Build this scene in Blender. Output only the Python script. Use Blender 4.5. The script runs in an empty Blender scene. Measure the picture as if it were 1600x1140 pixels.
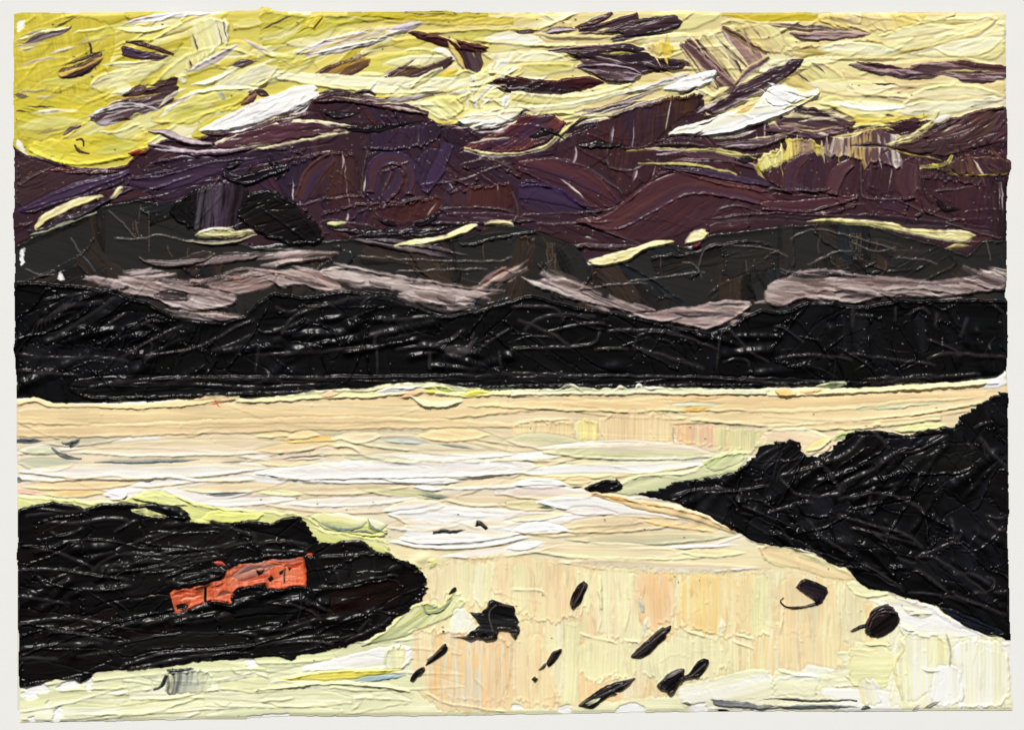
import bpy, math, time
import numpy as np

# ---------------------------------------------------------------- units
# The painting is worked out on a grid laid on the canvas: one grid unit is
# 0.45 mm of canvas, x to the right and y downwards from the sheet's corner.
MM = 0.00045
GW, GH = 1600, 1140
CX, CY = 800.0, 570.0
T0 = time.time()
rng = np.random.default_rng(7)

H = np.zeros((GH, GW), np.float32)            # paint thickness
C = np.full((GH, GW, 3), 246, np.float32)     # paint colour (display values)
ID = np.zeros((GH, GW), np.int16)             # which part owns the surface
YY, XX = np.mgrid[0:GH, 0:GW].astype(np.float32)

# ---------------------------------------------------------------- noise
_T = np.random.default_rng(3).random((8, 256, 256)).astype(np.float32)
def vn(x, y, s=0):
    t = _T[s % 8]
    x = x + 17.3*s; y = y + 5.1*s
    xi = np.floor(x).astype(np.int32); yi = np.floor(y).astype(np.int32)
    fx = (x-xi).astype(np.float32); fy = (y-yi).astype(np.float32)
    fx = fx*fx*(3-2*fx); fy = fy*fy*(3-2*fy)
    x0 = xi & 255; x1 = (xi+1) & 255; y0 = yi & 255; y1 = (yi+1) & 255
    a = t[y0, x0]; b = t[y0, x1]; c = t[y1, x0]; d = t[y1, x1]
    return (a+(b-a)*fx) + ((c+(d-c)*fx)-(a+(b-a)*fx))*fy
def fbm(x, y, s=0, o=3):
    r = 0; a = 1; n = 0
    for i in range(o):
        r = r+a*vn(x*2**i, y*2**i, s+i); n += a; a *= .5
    return r/n
def sm(a, b, x):
    t = np.clip((x-a)/(b-a), 0, 1); return t*t*(3-2*t)
WX = (fbm(XX/17, YY/17, 0)-.5)*9 + (vn(XX/5, YY/5, 2)-.5)*1.8
WY = (fbm(XX/17, YY/17, 4)-.5)*9 + (vn(XX/5, YY/5, 5)-.5)*1.8
N1 = vn(XX/7, YY/7, 1); N2 = vn(XX/2.6, YY/2.6, 6)
BIG = fbm(XX/60, YY/60, 3)

# ---------------------------------------------------------------- parts
PARTS = [dict(name='canvas', parent=None, label='bare white primed canvas under the paint', mat='gesso')]
def part(name, parent=None, label=None, mat='paint'):
    PARTS.append(dict(name=name, parent=parent, label=label, mat=mat)); return len(PARTS)-1

# ---------------------------------------------------------------- geometry of a patch
def P(s):
    if not isinstance(s, str): return np.array(s, np.float32)
    return np.array([[float(a) for a in p.split(',')] for p in s.split()], np.float32)
def chaikin(p, n=1, closed=True, cut=.25):
    for _ in range(n):
        q = np.roll(p, -1, 0) if closed else p[1:]
        a = p if closed else p[:-1]
        out = np.empty((len(a)*2, 2), np.float32)
        out[0::2] = a*(1-cut)+q*cut; out[1::2] = a*cut+q*(1-cut)
        if not closed: out = np.vstack([p[:1], out, p[-1:]])
        p = out
    return p
def box(p, m):
    x0 = max(0, int(p[:, 0].min()-m)); x1 = min(GW, int(p[:, 0].max()+m)+1)
    y0 = max(0, int(p[:, 1].min()-m)); y1 = min(GH, int(p[:, 1].max()+m)+1)
    return (slice(y0, y1), slice(x0, x1)) if x1 > x0 and y1 > y0 else None
def sdf(p, x, y):
    d2 = np.full(x.shape, 1e9, np.float32); ins = np.zeros(x.shape, bool)
    q = np.roll(p, -1, 0)
    for (ax, ay), (bx, by) in zip(p, q):
        ex, ey = bx-ax, by-ay
        l = ex*ex+ey*ey+1e-6
        t = np.clip(((x-ax)*ex+(y-ay)*ey)/l, 0, 1)
        dx = x-ax-t*ex; dy = y-ay-t*ey
        np.minimum(d2, dx*dx+dy*dy, out=d2)
        if ay != by:
            ins ^= ((ay > y) != (by > y)) & (x < (bx-ax)*(y-ay)/(by-ay)+ax)
    d = np.sqrt(d2); return np.where(ins, d, -d)

def ramp(cols, t):
    cols = np.array(cols, np.float32)
    if cols.ndim == 1: cols = cols[None]
    if len(cols) == 1: return np.broadcast_to(cols[0], t.shape+(3,)).copy()
    t = np.clip(t, 0, 1)*(len(cols)-1)
    i = np.minimum(t.astype(int), len(cols)-2); f = (t-i)[..., None]
    f = f*f*(3-2*f)
    return cols[i]*(1-f)+cols[i+1]*f

def lay(sl, d, u, v, vnrm, unrm, cols, pid, h=2.4, ridge=3.0, streak=.35, fine=.09, grain=.22, rim=.45,
        mix=0., dry=0., flat=.45, clip=None, push=None, ucols=None, seed=None, soft=.6, thin=0.):
    """put one knife-load of paint on the canvas: d inward distance, u along, v across"""
    s = int(rng.integers(0, 8)) if seed is None else seed
    off = float(rng.random()*200)
    st = fbm(u/90+off, v/7.0, s, 3)              # broad colour streaks
    fs = vn(u/70+off, v/1.7, s+1)                # fine knife lines
    fs2 = vn(u/25+off, v/3.5, s+2)
    t = vnrm+streak*(st-.5)*1.6+fine*(fs-.5)
    col = ramp(cols, t)
    if ucols is not None:
        k = np.array(ucols, np.float32)
        col = col+ramp(k, unrm+.3*(st-.5))
    col = col*(1+fine*1.1*(fs[..., None]-.5)+.10*(BIG[sl][..., None]-.5))
    if rim > 0:      # wet paint drags some of the layer below into its edges
        e = (1-sm(0, 5, d))*rim*sm(.3, .75, N1[sl]*.6+fs2*.4)
        col = col*(1-e[..., None])+C[sl]*.82*e[..., None]
    m = sm(-soft, soft, d)
    if mix > 0:
        m = m*(1-mix*sm(.45, .75, fs2*.6+st*.4))
    if dry > 0:
        m = m*(1-sm(1-dry, 1.02, unrm+.5*(fs2-.5)+.35*(fs-.5)))
    if clip is not None: m = m*clip[sl]
    gy, gx = np.gradient(d)
    if push is None: push = rng.random()*6.28
    else: push = math.radians(push)
    side = .10+1.0*np.clip(-(gx*math.cos(push)+gy*math.sin(push)), -.2, 1)
    lip = np.exp(-((d-2.7)/2.0)**2)*ridge*.8*side*(.4+1.0*N1[sl]+.3*(N2[sl]-.5))
    body = h*(.6+.40*(fbm(u/120+off, v/12.0, s, 2)-.3))*sm(-.5, 3.5, d)+grain*(fs-.5)*.5+grain*(fs2-.5)*.5
    hn = flat*H[sl]+body+np.maximum(lip, 0)+.25*h
    if thin > 0: hn = hn*(1-thin)+thin*H[sl]
    H[sl] = H[sl]*(1-m)+hn*m
    mc = m[..., None]
    C[sl] = C[sl]*(1-mc)+np.clip(col, 0, 255)*mc
    if pid is not None:
        ID[sl][m > .5] = pid
    return m

def daub(poly, cols, pid, ang=0., rough=1., smooth=1, bend=0., tear=7., sub=None, **k):
    """a patch of paint with a given outline, knifed along ang (degrees, y down)"""
    p = chaikin(P(poly), smooth, True, .2)
    sl = box(p, 8)
    if sl is None: return
    a = math.radians(ang); ca, sa = math.cos(a), math.sin(a)
    x = XX[sl]+WX[sl]*rough*.55; y = YY[sl]+WY[sl]*rough*.55
    if tear and min(np.ptp(p[:, 0]), np.ptp(p[:, 1])) > 7:    # ends torn along the pull
        vv = -XX[sl]*sa+YY[sl]*ca; uu = XX[sl]*ca+YY[sl]*sa
        tn = (vn(vv/4.2+p[0, 0], uu/60, 3)-.5)*tear*rough+(vn(vv/1.8, uu/30+p[0, 1], 5)-.5)*tear*.4*rough
        x = x+tn*ca; y = y+tn*sa
    d = sdf(p, x, y)
    pu = p[:, 0]*ca+p[:, 1]*sa; pv = -p[:, 0]*sa+p[:, 1]*ca
    u = XX[sl]*ca+YY[sl]*sa+WX[sl]*.3; v = -XX[sl]*sa+YY[sl]*ca+WY[sl]*.3
    uc = (pu.min()+pu.max())/2; ul = max(4, pu.max()-pu.min())
    bv = bend*((u-uc)/ul*2)**2*ul*.25
    v = v+bv
    vm = (v-pv.min())/max(3, pv.max()-pv.min()); un = (u-pu.min())/ul
    m = lay(sl, d, u, v, vm, un, cols, pid, **k)
    if sub is None: sub = SUB
    area = float(m.sum())
    if sub > 0 and area > 500 and len(cols) > 1:      # finer pulls of the same colours inside the patch
        M = np.zeros((GH, GW), np.float32); M[sl] = m*sm(1., 4., d)
        ys, xs = np.nonzero(M[sl] > .5)
        if len(ys):
            for i in rng.integers(0, len(ys), int(min(60, area/260*sub))):
                cx, cy = xs[i]+sl[1].start, ys[i]+sl[0].start
                L = rng.uniform(8, 34); b = bend*(cx-(p[:, 0].min()+p[:, 0].max())/2)/max(20, ul)*1.2
                aa = a-b+rng.normal()*.09; t = float(vm[ys[i], xs[i]])
                c0 = ramp(cols, np.array([min(1, max(0, t+rng.normal()*.3))]))[0]
                lo = .74 if c0.mean() < 150 else .93
                c0 = c0*rng.uniform(lo, 1.3 if lo < .9 else 1.06)
                c1 = ramp(cols, np.array([min(1, max(0, t+rng.normal()*.15))]))[0]*(rng.uniform(.8, 1.2) if lo < .9 else 1)
                if FLICK and rng.random() < .13: c0 = np.array(FLICK[int(rng.integers(len(FLICK)))], np.float32)
                lens(cx-math.cos(aa)*L, cy-math.sin(aa)*L, cx+math.cos(aa)*L, cy+math.sin(aa)*L, rng.uniform(1.2, 4.), [c0, c1], None,
                     clip=M, h=.7, ridge=1.1, flat=.8, rim=.3, mix=.5, soft=1.2)
    if STRAY and area > 350:                           # stray pulls that break the outline
        E = np.argwhere((np.abs(d) < 3.5) & (m > .02))
        if len(E):
            for i in rng.integers(0, len(E), int(min(9, 2+area/500))):
                cy, cx = E[i][0]+sl[0].start, E[i][1]+sl[1].start
                L = rng.uniform(6, 20); aa = a+rng.normal()*.13
                if rng.random() < .5: cc = [cols[int(rng.integers(len(cols)))]]*2; pp = pid
                else:
                    oy, ox = min(GH-1, max(0, cy+int(rng.integers(-12, 12)))), min(GW-1, max(0, cx+int(rng.integers(-12, 12)))); cc = [tuple(C[oy, ox])]*2; pp = None
                lens(cx-math.cos(aa)*L, cy-math.sin(aa)*L, cx+math.cos(aa)*L, cy+math.sin(aa)*L, rng.uniform(1.2, 3.2), cc, pp, h=1.4, ridge=2, mix=.35, bend=rng.normal()*2)
    return m
STRAY = False
SUB = 0.
FLICK = None

def stroke(pts, wid, cols, pid, rough=1., **k):
    """one pull of the knife along a path; wid = half widths along it"""
    p = chaikin(P(pts), 2, False)
    seg = np.hypot(*np.diff(p, axis=0).T); L = seg.sum()
    cum = np.r_[0, np.cumsum(seg)]
    n = int(np.clip(L/4, 6, 140)); s = np.linspace(0, L, n)
    q = np.c_[np.interp(s, cum, p[:, 0]), np.interp(s, cum, p[:, 1])].astype(np.float32)
    tg = np.gradient(q, axis=0); tg /= np.linalg.norm(tg, axis=1)[:, None]+1e-6
    wid = np.atleast_1d(np.array(wid, np.float32))
    ws = np.interp(s, np.linspace(0, L, len(wid)), wid) if len(wid) > 1 else np.full(n, wid[0])
    sl = box(q, ws.max()+8)
    if sl is None: return
    x = XX[sl]+WX[sl]*rough*.5; y = YY[sl]+WY[sl]*rough*.5
    best = np.full(x.shape, 1e9, np.float32); idx = np.zeros(x.shape, np.int32)
    for i in range(n):
        e = (x-q[i, 0])**2+(y-q[i, 1])**2
        b = e < best; best = np.where(b, e, best); idx[b] = i
    dx = x-q[idx, 0]; dy = y-q[idx, 1]
    u = s[idx]+dx*tg[idx, 0]+dy*tg[idx, 1]
    v = -dx*tg[idx, 1]+dy*tg[idx, 0]
    w = np.interp(u, s, ws).astype(np.float32)
    d = np.minimum(w-np.abs(v), np.minimum(u, L-u)+2.5)
    return lay(sl, d, u, v, (v/np.maximum(w, 1.5)+1)/2, u/L, cols, pid, **k)

def lens(x0, y0, x1, y1, w, cols, pid, bend=0., n0=.15, n1=.1, **k):
    """a tapered pull: full in the middle, thin at both ends"""
    dx, dy = x1-x0, y1-y0; L = math.hypot(dx, dy); nx, ny = -dy/L, dx/L
    pts = [(x0+dx*t+nx*bend*4*t*(1-t), y0+dy*t+ny*bend*4*t*(1-t)) for t in np.linspace(0, 1, 6)]
    return stroke(pts, [w*n0, w*.8, w, w*.95, w*.7, w*n1], cols, pid, **k)

def ridge(pts, hgt=3., w=1.3, col=None, rough=1., pid=None):
    """a thin crest of squeezed-up paint"""
    p = chaikin(P(pts), 2, False)
    seg = np.hypot(*np.diff(p, axis=0).T); L = seg.sum(); cum = np.r_[0, np.cumsum(seg)]
    R = int(max(4, w*3)); n = int(np.clip(L/1.2, 6, 700)); s = np.linspace(0, L, n)
    q = np.c_[np.interp(s, cum, p[:, 0]), np.interp(s, cum, p[:, 1])]
    xi = np.clip(q[:, 0].astype(int), 0, GW-1); yi = np.clip(q[:, 1].astype(int), 0, GH-1)
    q = q-np.c_[WX[yi, xi], WY[yi, xi]]*.45*rough
    off = rng.random()*99
    amp = hgt*(.2+.95*vn(s/14+off, s*0+off, 1)+.35*(vn(s/5+off, s*0, 2)-.5))*np.minimum(1, np.minimum(s, L-s)/8+.1)
    for (a, b), g in zip(q, amp):
        if g <= .1: continue
        x0 = int(a)-R; y0 = int(b)-R
        if x0 < 0 or y0 < 0 or x0+2*R+1 > GW or y0+2*R+1 > GH: continue
        sl = (slice(y0, y0+2*R+1), slice(x0, x0+2*R+1))
        e = np.exp(-((XX[sl]-a)**2+(YY[sl]-b)**2)/(2*w*w*.55))
        BUMP[sl] = np.maximum(BUMP[sl], e*g)
        if col is not None:
            k = (e*.8)[..., None]; C[sl] = C[sl]*(1-k)+np.array(col, np.float32)*k
BUMP = np.zeros((GH, GW), np.float32)
def settle():
    global H
    H += BUMP; BUMP[:] = 0

def flecks(mask, n, hgt, col=None, r=(.6, 1.2), ys=None):
    yi, xi = np.nonzero(mask)
    if len(yi) == 0: return
    for k in rng.integers(0, len(yi), n):
        a, b = xi[k], yi[k]
        if a < 5 or b < 5 or a > GW-6 or b > GH-6: continue
        sl = (slice(b-4, b+5), slice(a-4, a+5)); rr = rng.uniform(*r); st = rng.uniform(.6, 2.)
        e = np.exp(-((XX[sl]-a)**2/st+(YY[sl]-b)**2*st)/(2*rr*rr))
        H[sl] += e*hgt*rng.uniform(.4, 1.2)
        if col is not None:
            c = col[int(rng.integers(len(col)))]
            kk = np.clip(e*1.2, 0, 1)[..., None]; C[sl] = C[sl]*(1-kk)+np.array(c, np.float32)*kk

def inpoly(p, x, y):
    r = False; j = len(p)-1
    for i in range(len(p)):
        if (p[i][1] > y) != (p[j][1] > y) and x < (p[j][0]-p[i][0])*(y-p[i][1])/(p[j][1]-p[i][1])+p[i][0]: r = not r
        j = i
    return r
def scatter(poly, n, ln, wd, ang, pal, pid, clip=None, jit=12, h=2.2, cols2=True, shape='lens', **k):
    """many loads of the same kind of paint over an area; pal(x, y) gives the candidates"""
    p = P(poly); lo = p.min(0); hi = p.max(0); c = 0; tries = 0
    while c < n and tries < n*20:
        tries += 1
        x = rng.uniform(lo[0], hi[0]); y = rng.uniform(lo[1], hi[1])
        if not inpoly(p, x, y): continue
        a = math.radians((ang(x, y) if callable(ang) else ang)+rng.normal()*jit)
        L = rng.uniform(*ln)*.5; w = rng.uniform(*wd)
        cand = pal(x, y); m = int(rng.integers(1, 4)) if cols2 else 1
        cols = [cand[int(rng.integers(len(cand)))] for _ in range(m+1)]
        dx, dy = math.cos(a)*L, math.sin(a)*L
        if shape == 'lens':
            lens(x-dx, y-dy, x+dx, y+dy, w, cols, pid, bend=rng.normal()*L*.10, n0=rng.uniform(.1, .8), n1=rng.uniform(.1, .6), clip=clip, h=h, **k)
        else:
            nx, ny = -math.sin(a)*w, math.cos(a)*w; j = lambda: rng.normal()*w*.22
            daub([(x-dx-nx+j(), y-dy-ny+j()), (x-nx+j(), y-ny+j()), (x+dx-nx+j(), y+dy-ny+j()), (x+dx+j()*1.5, y+dy+j()),
                  (x+dx+nx+j(), y+dy+ny+j()), (x+nx+j(), y+ny+j()), (x-dx+nx+j(), y-dy+ny+j()), (x-dx+j()*1.5, y-dy+j())],
                 cols, pid, ang=math.degrees(a), bend=rng.normal()*.15, clip=clip, h=h, **k)
        c += 1
# ================================================================= the paint
SKY = part('painted_sky', None, 'thick yellow and cream sky along the top of the painting')
BANK = part('painted_cloud_bank', None, 'broad band of dark purple and maroon cloud below the yellow sky')
HILL = part('painted_hill', None, 'thinly scraped charcoal hills between purple cloud and black shore')
SHORE = part('painted_shore', None, 'long black shore band crossing the whole painting above the water')
WATER = part('painted_water', None, 'peach, cream and white water filling the lower half of the painting')
LEFTH = part('painted_headland', None, 'black headland at the left holding the orange patch')
RIGHTH = part('painted_headland', None, 'black headland at the right running down to the edge')
def cloud(l=None, par=SKY): return part('cloud_stroke', par, l)
def light(l=None, par=SKY): return part('light_stroke', par, l)

# --- palettes (what the paint looks like in even daylight)
YEL = (208, 191, 66); OLI = (188, 172, 56); YE2 = (224, 208, 98); PALE = (230, 224, 158); CRM = (240, 233, 190)
WHT = (246, 243, 238); LIL = (196, 182, 190); PUR = (84, 60, 72); DPU = (52, 36, 48); MAR = (96, 46, 50); VIO = (58, 44, 74); SND = (224, 205, 148)

SUB = 1.
STRAY = False
FLICK = [(206, 194, 198), (238, 232, 212), (44, 32, 40), (90, 64, 74)]
# ---------------------------------------------------------------- sky
SKYP = P('10,8 1590,8 1590,215 1450,215 1380,235 1290,235 1200,240 1100,200 900,220 800,235 700,215 560,205 400,215 240,262 120,266 60,255 10,235')
daub(SKYP, [YEL], SKY, ang=0, smooth=0, h=1., ridge=0, streak=.2, sub=0,
     ucols=[(-8, -4, -6), (2, 6, 26), (12, 14, 60), (14, 16, 82), (12, 16, 86), (20, 28, 104)])
def skypal(x, y):
    if x < 250: b = [YEL, YEL, YE2, OLI, PALE, (206, 192, 84)]
    elif x < 480: b = [YE2, PALE, CRM, YEL, PALE, (222, 214, 140), (226, 216, 190)]
    elif x < 760: b = [YE2, PALE, YEL, (222, 208, 110), SND, CRM]
    elif x < 1150: b = [SND, PALE, CRM, (222, 206, 130), (216, 200, 140)]
    else: b = [SND, PALE, CRM, (236, 226, 166), (230, 216, 150), (214, 196, 138)]
    return b
def skyang(x, y): return -24 if x < 450 else (-14 if x < 800 else (-8 if x < 1150 else -4))
scatter(SKYP, 84, (60, 190), (10, 26), skyang, skypal, SKY, jit=9, h=2.4, ridge=3.4, rough=.7)
scatter('10,8 1590,8 1590,190 900,180 700,150 420,130 200,220 10,220', 46, (30, 110), (4, 10), skyang, skypal, SKY, jit=14, h=2., ridge=3.4, rough=.7)
# flat yellow corner, scraped thin
daub('21,22 100,22 180,40 178,90 150,130 140,185 110,205 95,225 40,222 24,210 22,120', [(206, 188, 62), (200, 184, 64), (210, 194, 70), (204, 186, 60)], SKY, ang=80, h=.6, ridge=1, streak=.5, sub=.3)
daub('22,150 60,140 120,150 170,152 160,182 120,190 95,212 60,222 25,212', [(204, 190, 62), (212, 198, 62), (200, 190, 84)], SKY, ang=10, h=.8, ridge=1.5)
daub('40,222 110,215 170,205 230,212 240,230 190,252 120,262 80,252 45,240', [(214, 200, 66), (220, 204, 70), (226, 216, 80)], SKY, ang=12, h=2, ridge=3, push=90)
daub('405,12 440,20 500,24 560,22 700,22 700,36 600,32 540,38 490,60 470,58 430,75 404,70', [(196, 186, 74), (204, 196, 84), (216, 200, 60)], SKY, ang=-28, h=2.4)
daub('480,30 505,24 512,36 492,48 478,46', [(226, 206, 60), YEL], SKY, ang=-40)
stroke('545,22 620,24 700,26 760,24', [3, 8, 8, 3], [(170, 156, 26), (188, 170, 40)], SKY, h=1)
stroke('600,34 700,34 800,34', [4, 8, 6], [(212, 194, 74), (204, 186, 90)], SKY, h=1.2)
stroke('660,55 760,56 840,52', [5, 12, 8], [(216, 198, 100), SND, (224, 204, 120)], SKY)
stroke('740,64 800,62 900,64', [3, 12, 10], [SND, (232, 216, 166), PALE], SKY)
stroke('770,92 830,90 900,82', [8, 12, 4], [CRM, (240, 230, 180), SND], SKY)
stroke('800,115 850,108 895,105', [12, 12, 6], [(224, 208, 140), PALE], SKY)
stroke('1130,24 1200,28 1275,27', [3, 8, 6], [(184, 168, 60), (214, 188, 50)], SKY, h=1)
daub('1280,24 1370,22 1440,20 1450,28 1420,44 1370,54 1320,46 1275,38', [(222, 204, 110), SND, (210, 190, 112)], SKY, ang=60)
daub('1370,55 1450,30 1572,24 1572,95 1500,92 1420,88 1370,70', [(236, 226, 160), (242, 234, 184), (232, 222, 148)], SKY, ang=-14, h=2.4)
stroke('1420,82 1470,72 1530,55 1560,30', [4, 7, 6, 3], [(230, 218, 140), (206, 190, 140), WHT], SKY)
daub('1340,60 1372,62 1390,76 1350,86 1300,90 1220,90 1230,70 1290,72', [(214, 196, 120), SND, (222, 206, 150)], SKY, ang=80)
daub('1310,105 1340,118 1400,130 1450,130 1510,134 1572,126 1572,160 1500,160 1400,155 1340,150 1320,130', [(226, 210, 146), SND, (220, 196, 150), (240, 228, 176)], SKY, ang=4)
daub('1330,158 1390,170 1440,155 1490,150 1572,150 1572,166 1520,172 1460,185 1400,182 1345,172', [(238, 230, 180), (246, 240, 205), CRM], SKY, ang=-5)
daub('1230,115 1280,92 1310,110 1330,140 1300,150 1255,140 1222,130', [SND, PALE, (226, 210, 136), (208, 188, 110)], SKY, ang=35)
daub('1285,150 1330,150 1350,168 1420,180 1400,190 1340,192 1300,170 1275,162', [(222, 206, 120), PALE, (212, 192, 110)], SKY, ang=15)
daub('1345,182 1400,184 1450,178 1445,190 1380,194 1330,200 1320,190', [(216, 196, 80), (226, 206, 110)], SKY, ang=-4)
# pale clouds on the left of the sky
def pale(*a, **k): daub(*a, **k)
pale('290,38 330,25 358,33 360,62 335,85 297,112 285,110 300,75', [(232, 228, 190), PALE, (226, 218, 140)], SKY, ang=75, h=3, push=0)
pale('165,112 210,105 250,92 262,100 225,125 200,150 165,148 140,138 142,122', [(232, 226, 170), PALE, (240, 236, 210)], SKY, ang=-20, h=2.8)
pale('225,185 262,162 290,150 345,142 398,146 380,162 330,178 300,196 255,196', [(214, 206, 110), (226, 218, 132), (220, 212, 120)], SKY, ang=-18, h=2.6)
pale('350,120 400,100 440,100 420,130 400,138 360,136 330,142', [(232, 226, 168), (224, 220, 190), PALE], SKY, ang=-20)
pale('140,200 180,205 220,190 235,215 215,222 180,215', [(232, 230, 190), PALE, YE2], SKY, ang=-30)
lens(180, 42, 345, 20, 7, [LIL, WHT, (238, 230, 200)], light('thin white streak along the top left edge'), bend=-5)
lens(176, 44, 270, 40, 6, [WHT, CRM, YE2], SKY, bend=6)
lens(112, 52, 180, 40, 2.5, [CRM, YE2], SKY)
lens(290, 114, 375, 70, 7, [(236, 230, 210), LIL, CRM], SKY, bend=3)
lens(300, 132, 368, 108, 5, [WHT, CRM], SKY, bend=5)
lens(160, 102, 265, 90, 6, [CRM, PALE], SKY, bend=5)
lens(250, 180, 330, 138, 5, [CRM, WHT], SKY, bend=-6)
lens(300, 145, 405, 138, 5, [WHT, CRM, PALE], SKY, bend=-3)
lens(80, 84, 119, 73, 3, [LIL, CRM], SKY); lens(30, 80, 55, 74, 3, [(200, 190, 130), CRM], SKY)
lens(55, 153, 89, 147, 3, [(190, 176, 150), CRM], SKY, bend=2); lens(28, 140, 76, 138, 3, [(150, 140, 110), CRM], SKY, bend=5)
lens(24, 148, 44, 152, 4, [(90, 78, 80), (150, 140, 110)], SKY)
lens(380, 62, 470, 110, 5, [(226, 214, 170), LIL, (214, 190, 150)], SKY)
lens(400, 78, 480, 88, 5, [CRM, YE2], SKY, bend=6)
lens(20, 70, 125, 24, 4, [OLI, (120, 96, 40)], SKY)
STRAY = True
# thin blended drags of brown, mauve and white through the yellow
for q in [(30, 105, 90, 90), (40, 180, 120, 172), (60, 210, 130, 196), (120, 70, 175, 56), (250, 60, 300, 44), (230, 170, 300, 150), (300, 176, 370, 160), (420, 60, 470, 40), (430, 110, 490, 100), (560, 80, 640, 62), (590, 120, 650, 104), (800, 80, 880, 76), (830, 66, 900, 64), (1110, 60, 1180, 46), (1230, 100, 1300, 84), (1240, 80, 1330, 76), (1300, 130, 1390, 128),
          (1380, 90, 1450, 76), (1440, 46, 1520, 36), (1460, 80, 1540, 62), (1350, 142, 1430, 138), (1420, 160, 1500, 152), (1490, 100, 1560, 96), (1290, 30, 1350, 40), (1210, 120, 1260, 110), (1480, 120, 1550, 126)]:
    cc = [[(150, 128, 110), (190, 170, 120)], [LIL, (206, 186, 150)], [(120, 98, 90), (176, 152, 110)], [WHT, CRM], [(206, 186, 110), (150, 136, 60)]][int(rng.integers(5))]
    lens(*q, rng.uniform(2, 5), cc, SKY, bend=rng.normal()*3, mix=.75, h=1.2, ridge=2.2, rough=.7)
for q in [(30, 60, 110, 44), (60, 130, 150, 112), (30, 200, 130, 190), (110, 160, 180, 140), (150, 240, 220, 226), (130, 60, 210, 40), (230, 100, 320, 80), (200, 130, 270, 118), (400, 60, 470, 38), (420, 100, 500, 84), (480, 60, 560, 46), (560, 100, 640, 84), (640, 90, 720, 84), (330, 170, 400, 150), (270, 190, 340, 172), (700, 60, 800, 50), (820, 100, 900, 96)]:
    lens(*q, rng.uniform(8, 17), [[(198, 194, 92), (216, 206, 104)], [(222, 216, 140), (204, 196, 96)], [(206, 198, 104), (230, 224, 170)], [(190, 182, 80), (214, 198, 70)]][int(rng.integers(4))], SKY, bend=rng.normal()*4, mix=.6, soft=4, rim=0, h=1., ridge=.8, flat=.7)
for q in [(520, 130, 620, 122), (600, 100, 720, 92), (760, 60, 850, 66), (800, 100, 890, 96), (860, 150, 960, 140), (1100, 90, 1140, 120), (1180, 110, 1260, 96), (1260, 130, 1400, 136), (1280, 76, 1400, 80), (1380, 60, 1500, 44), (1420, 150, 1560, 146), (1460, 76, 1570, 60), (1300, 160, 1420, 168), (1000, 76, 1100, 64), (1480, 110, 1570, 108), (700, 140, 800, 130)]:
    lens(*q, rng.uniform(8, 16), [[CRM, (244, 238, 206), PALE], [(240, 232, 186), WHT, CRM], [PALE, CRM, (226, 212, 160)]][int(rng.integers(3))], SKY, bend=rng.normal()*4, mix=.35, soft=2.5, rim=0, h=2, ridge=2, rough=.7)
# dark cloud strokes on the left
c = cloud('purple grey stroke edged in cream at the far left of the sky')
daub('20,70 32,58 50,48 92,46 116,41 88,60 64,66 30,70', [(150, 130, 130), PUR, (120, 104, 110), LIL], c, ang=-18)
lens(20, 66, 110, 42, 3, [CRM, PALE], SKY, bend=-3); lens(22, 76, 70, 66, 3, [(120, 110, 90), CRM], SKY)
c = cloud('purple stroke split by a yellow line in the flat yellow')
daub('87,117 104,107 130,98 160,82 163,90 152,103 128,122 96,123', [(74, 54, 58), (214, 180, 80), PUR, DPU], c, ang=-22, streak=.2, h=3.5)
lens(103, 102, 162, 81, 2.5, [DPU, PUR], c)
c = cloud('blue purple dab with a thin upper line near the top left')
daub('187,76 196,72 232,84 268,86 250,93 225,94 200,90 188,86', [DPU, (104, 90, 124), PUR], c, ang=8, h=3.5)
stroke('200,67 225,70 250,79 270,86', [2, 4, 4, 1.5], [DPU, MAR, (120, 90, 80)], c)
c = cloud('large purple brown stroke with a jagged upper edge in the left sky')
daub('137,184 165,165 200,152 190,150 215,131 226,133 234,138 250,135 262,120 279,118 274,130 282,138 270,155 250,172 225,180 190,190 160,198', [(70, 54, 52), (120, 96, 84), (62, 46, 50), (110, 90, 92), LIL], c, ang=-16, h=4, streak=.45)
daub('232,130 240,122 256,122 246,134 236,136', [YEL, PALE], SKY, ang=-20); lens(180, 156, 250, 148, 3, [(206, 170, 100), (170, 140, 90)], c)
lens(135, 184, 250, 172, 6, [(176, 158, 170), WHT, (110, 90, 100)], c, bend=-12)
lens(282, 118, 292, 130, 9, [PALE, CRM], SKY); lens(248, 168, 290, 138, 3, [CRM, WHT], SKY, bend=-4)
c = cloud('small grey purple hook below the flat yellow')
daub('96,212 108,199 125,194 127,199 112,205 101,211', [PUR, (150, 136, 150), DPU], c, ang=-28); stroke('117,228 124,238 137,240', [1.5, 3, 1.5], [DPU, PUR], c)
stroke('120,218 130,216 131,226', [1.5, 2, 1.5], [(110, 80, 40), DPU], c)
c = cloud('small purple dash near the white streak'); lens(360, 104, 398, 97, 6, [(70, 56, 76), PUR, LIL], c)
c = cloud('short purple dashes on pale yellow'); daub('372,165 390,150 388,142 402,140 404,152 395,162', [PUR, (160, 120, 100), MAR], c, ang=-30); lens(400, 142, 420, 150, 6, [DPU, PUR], c)
lens(340, 145, 352, 158, 5, [(150, 160, 160), PALE], SKY)
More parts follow.
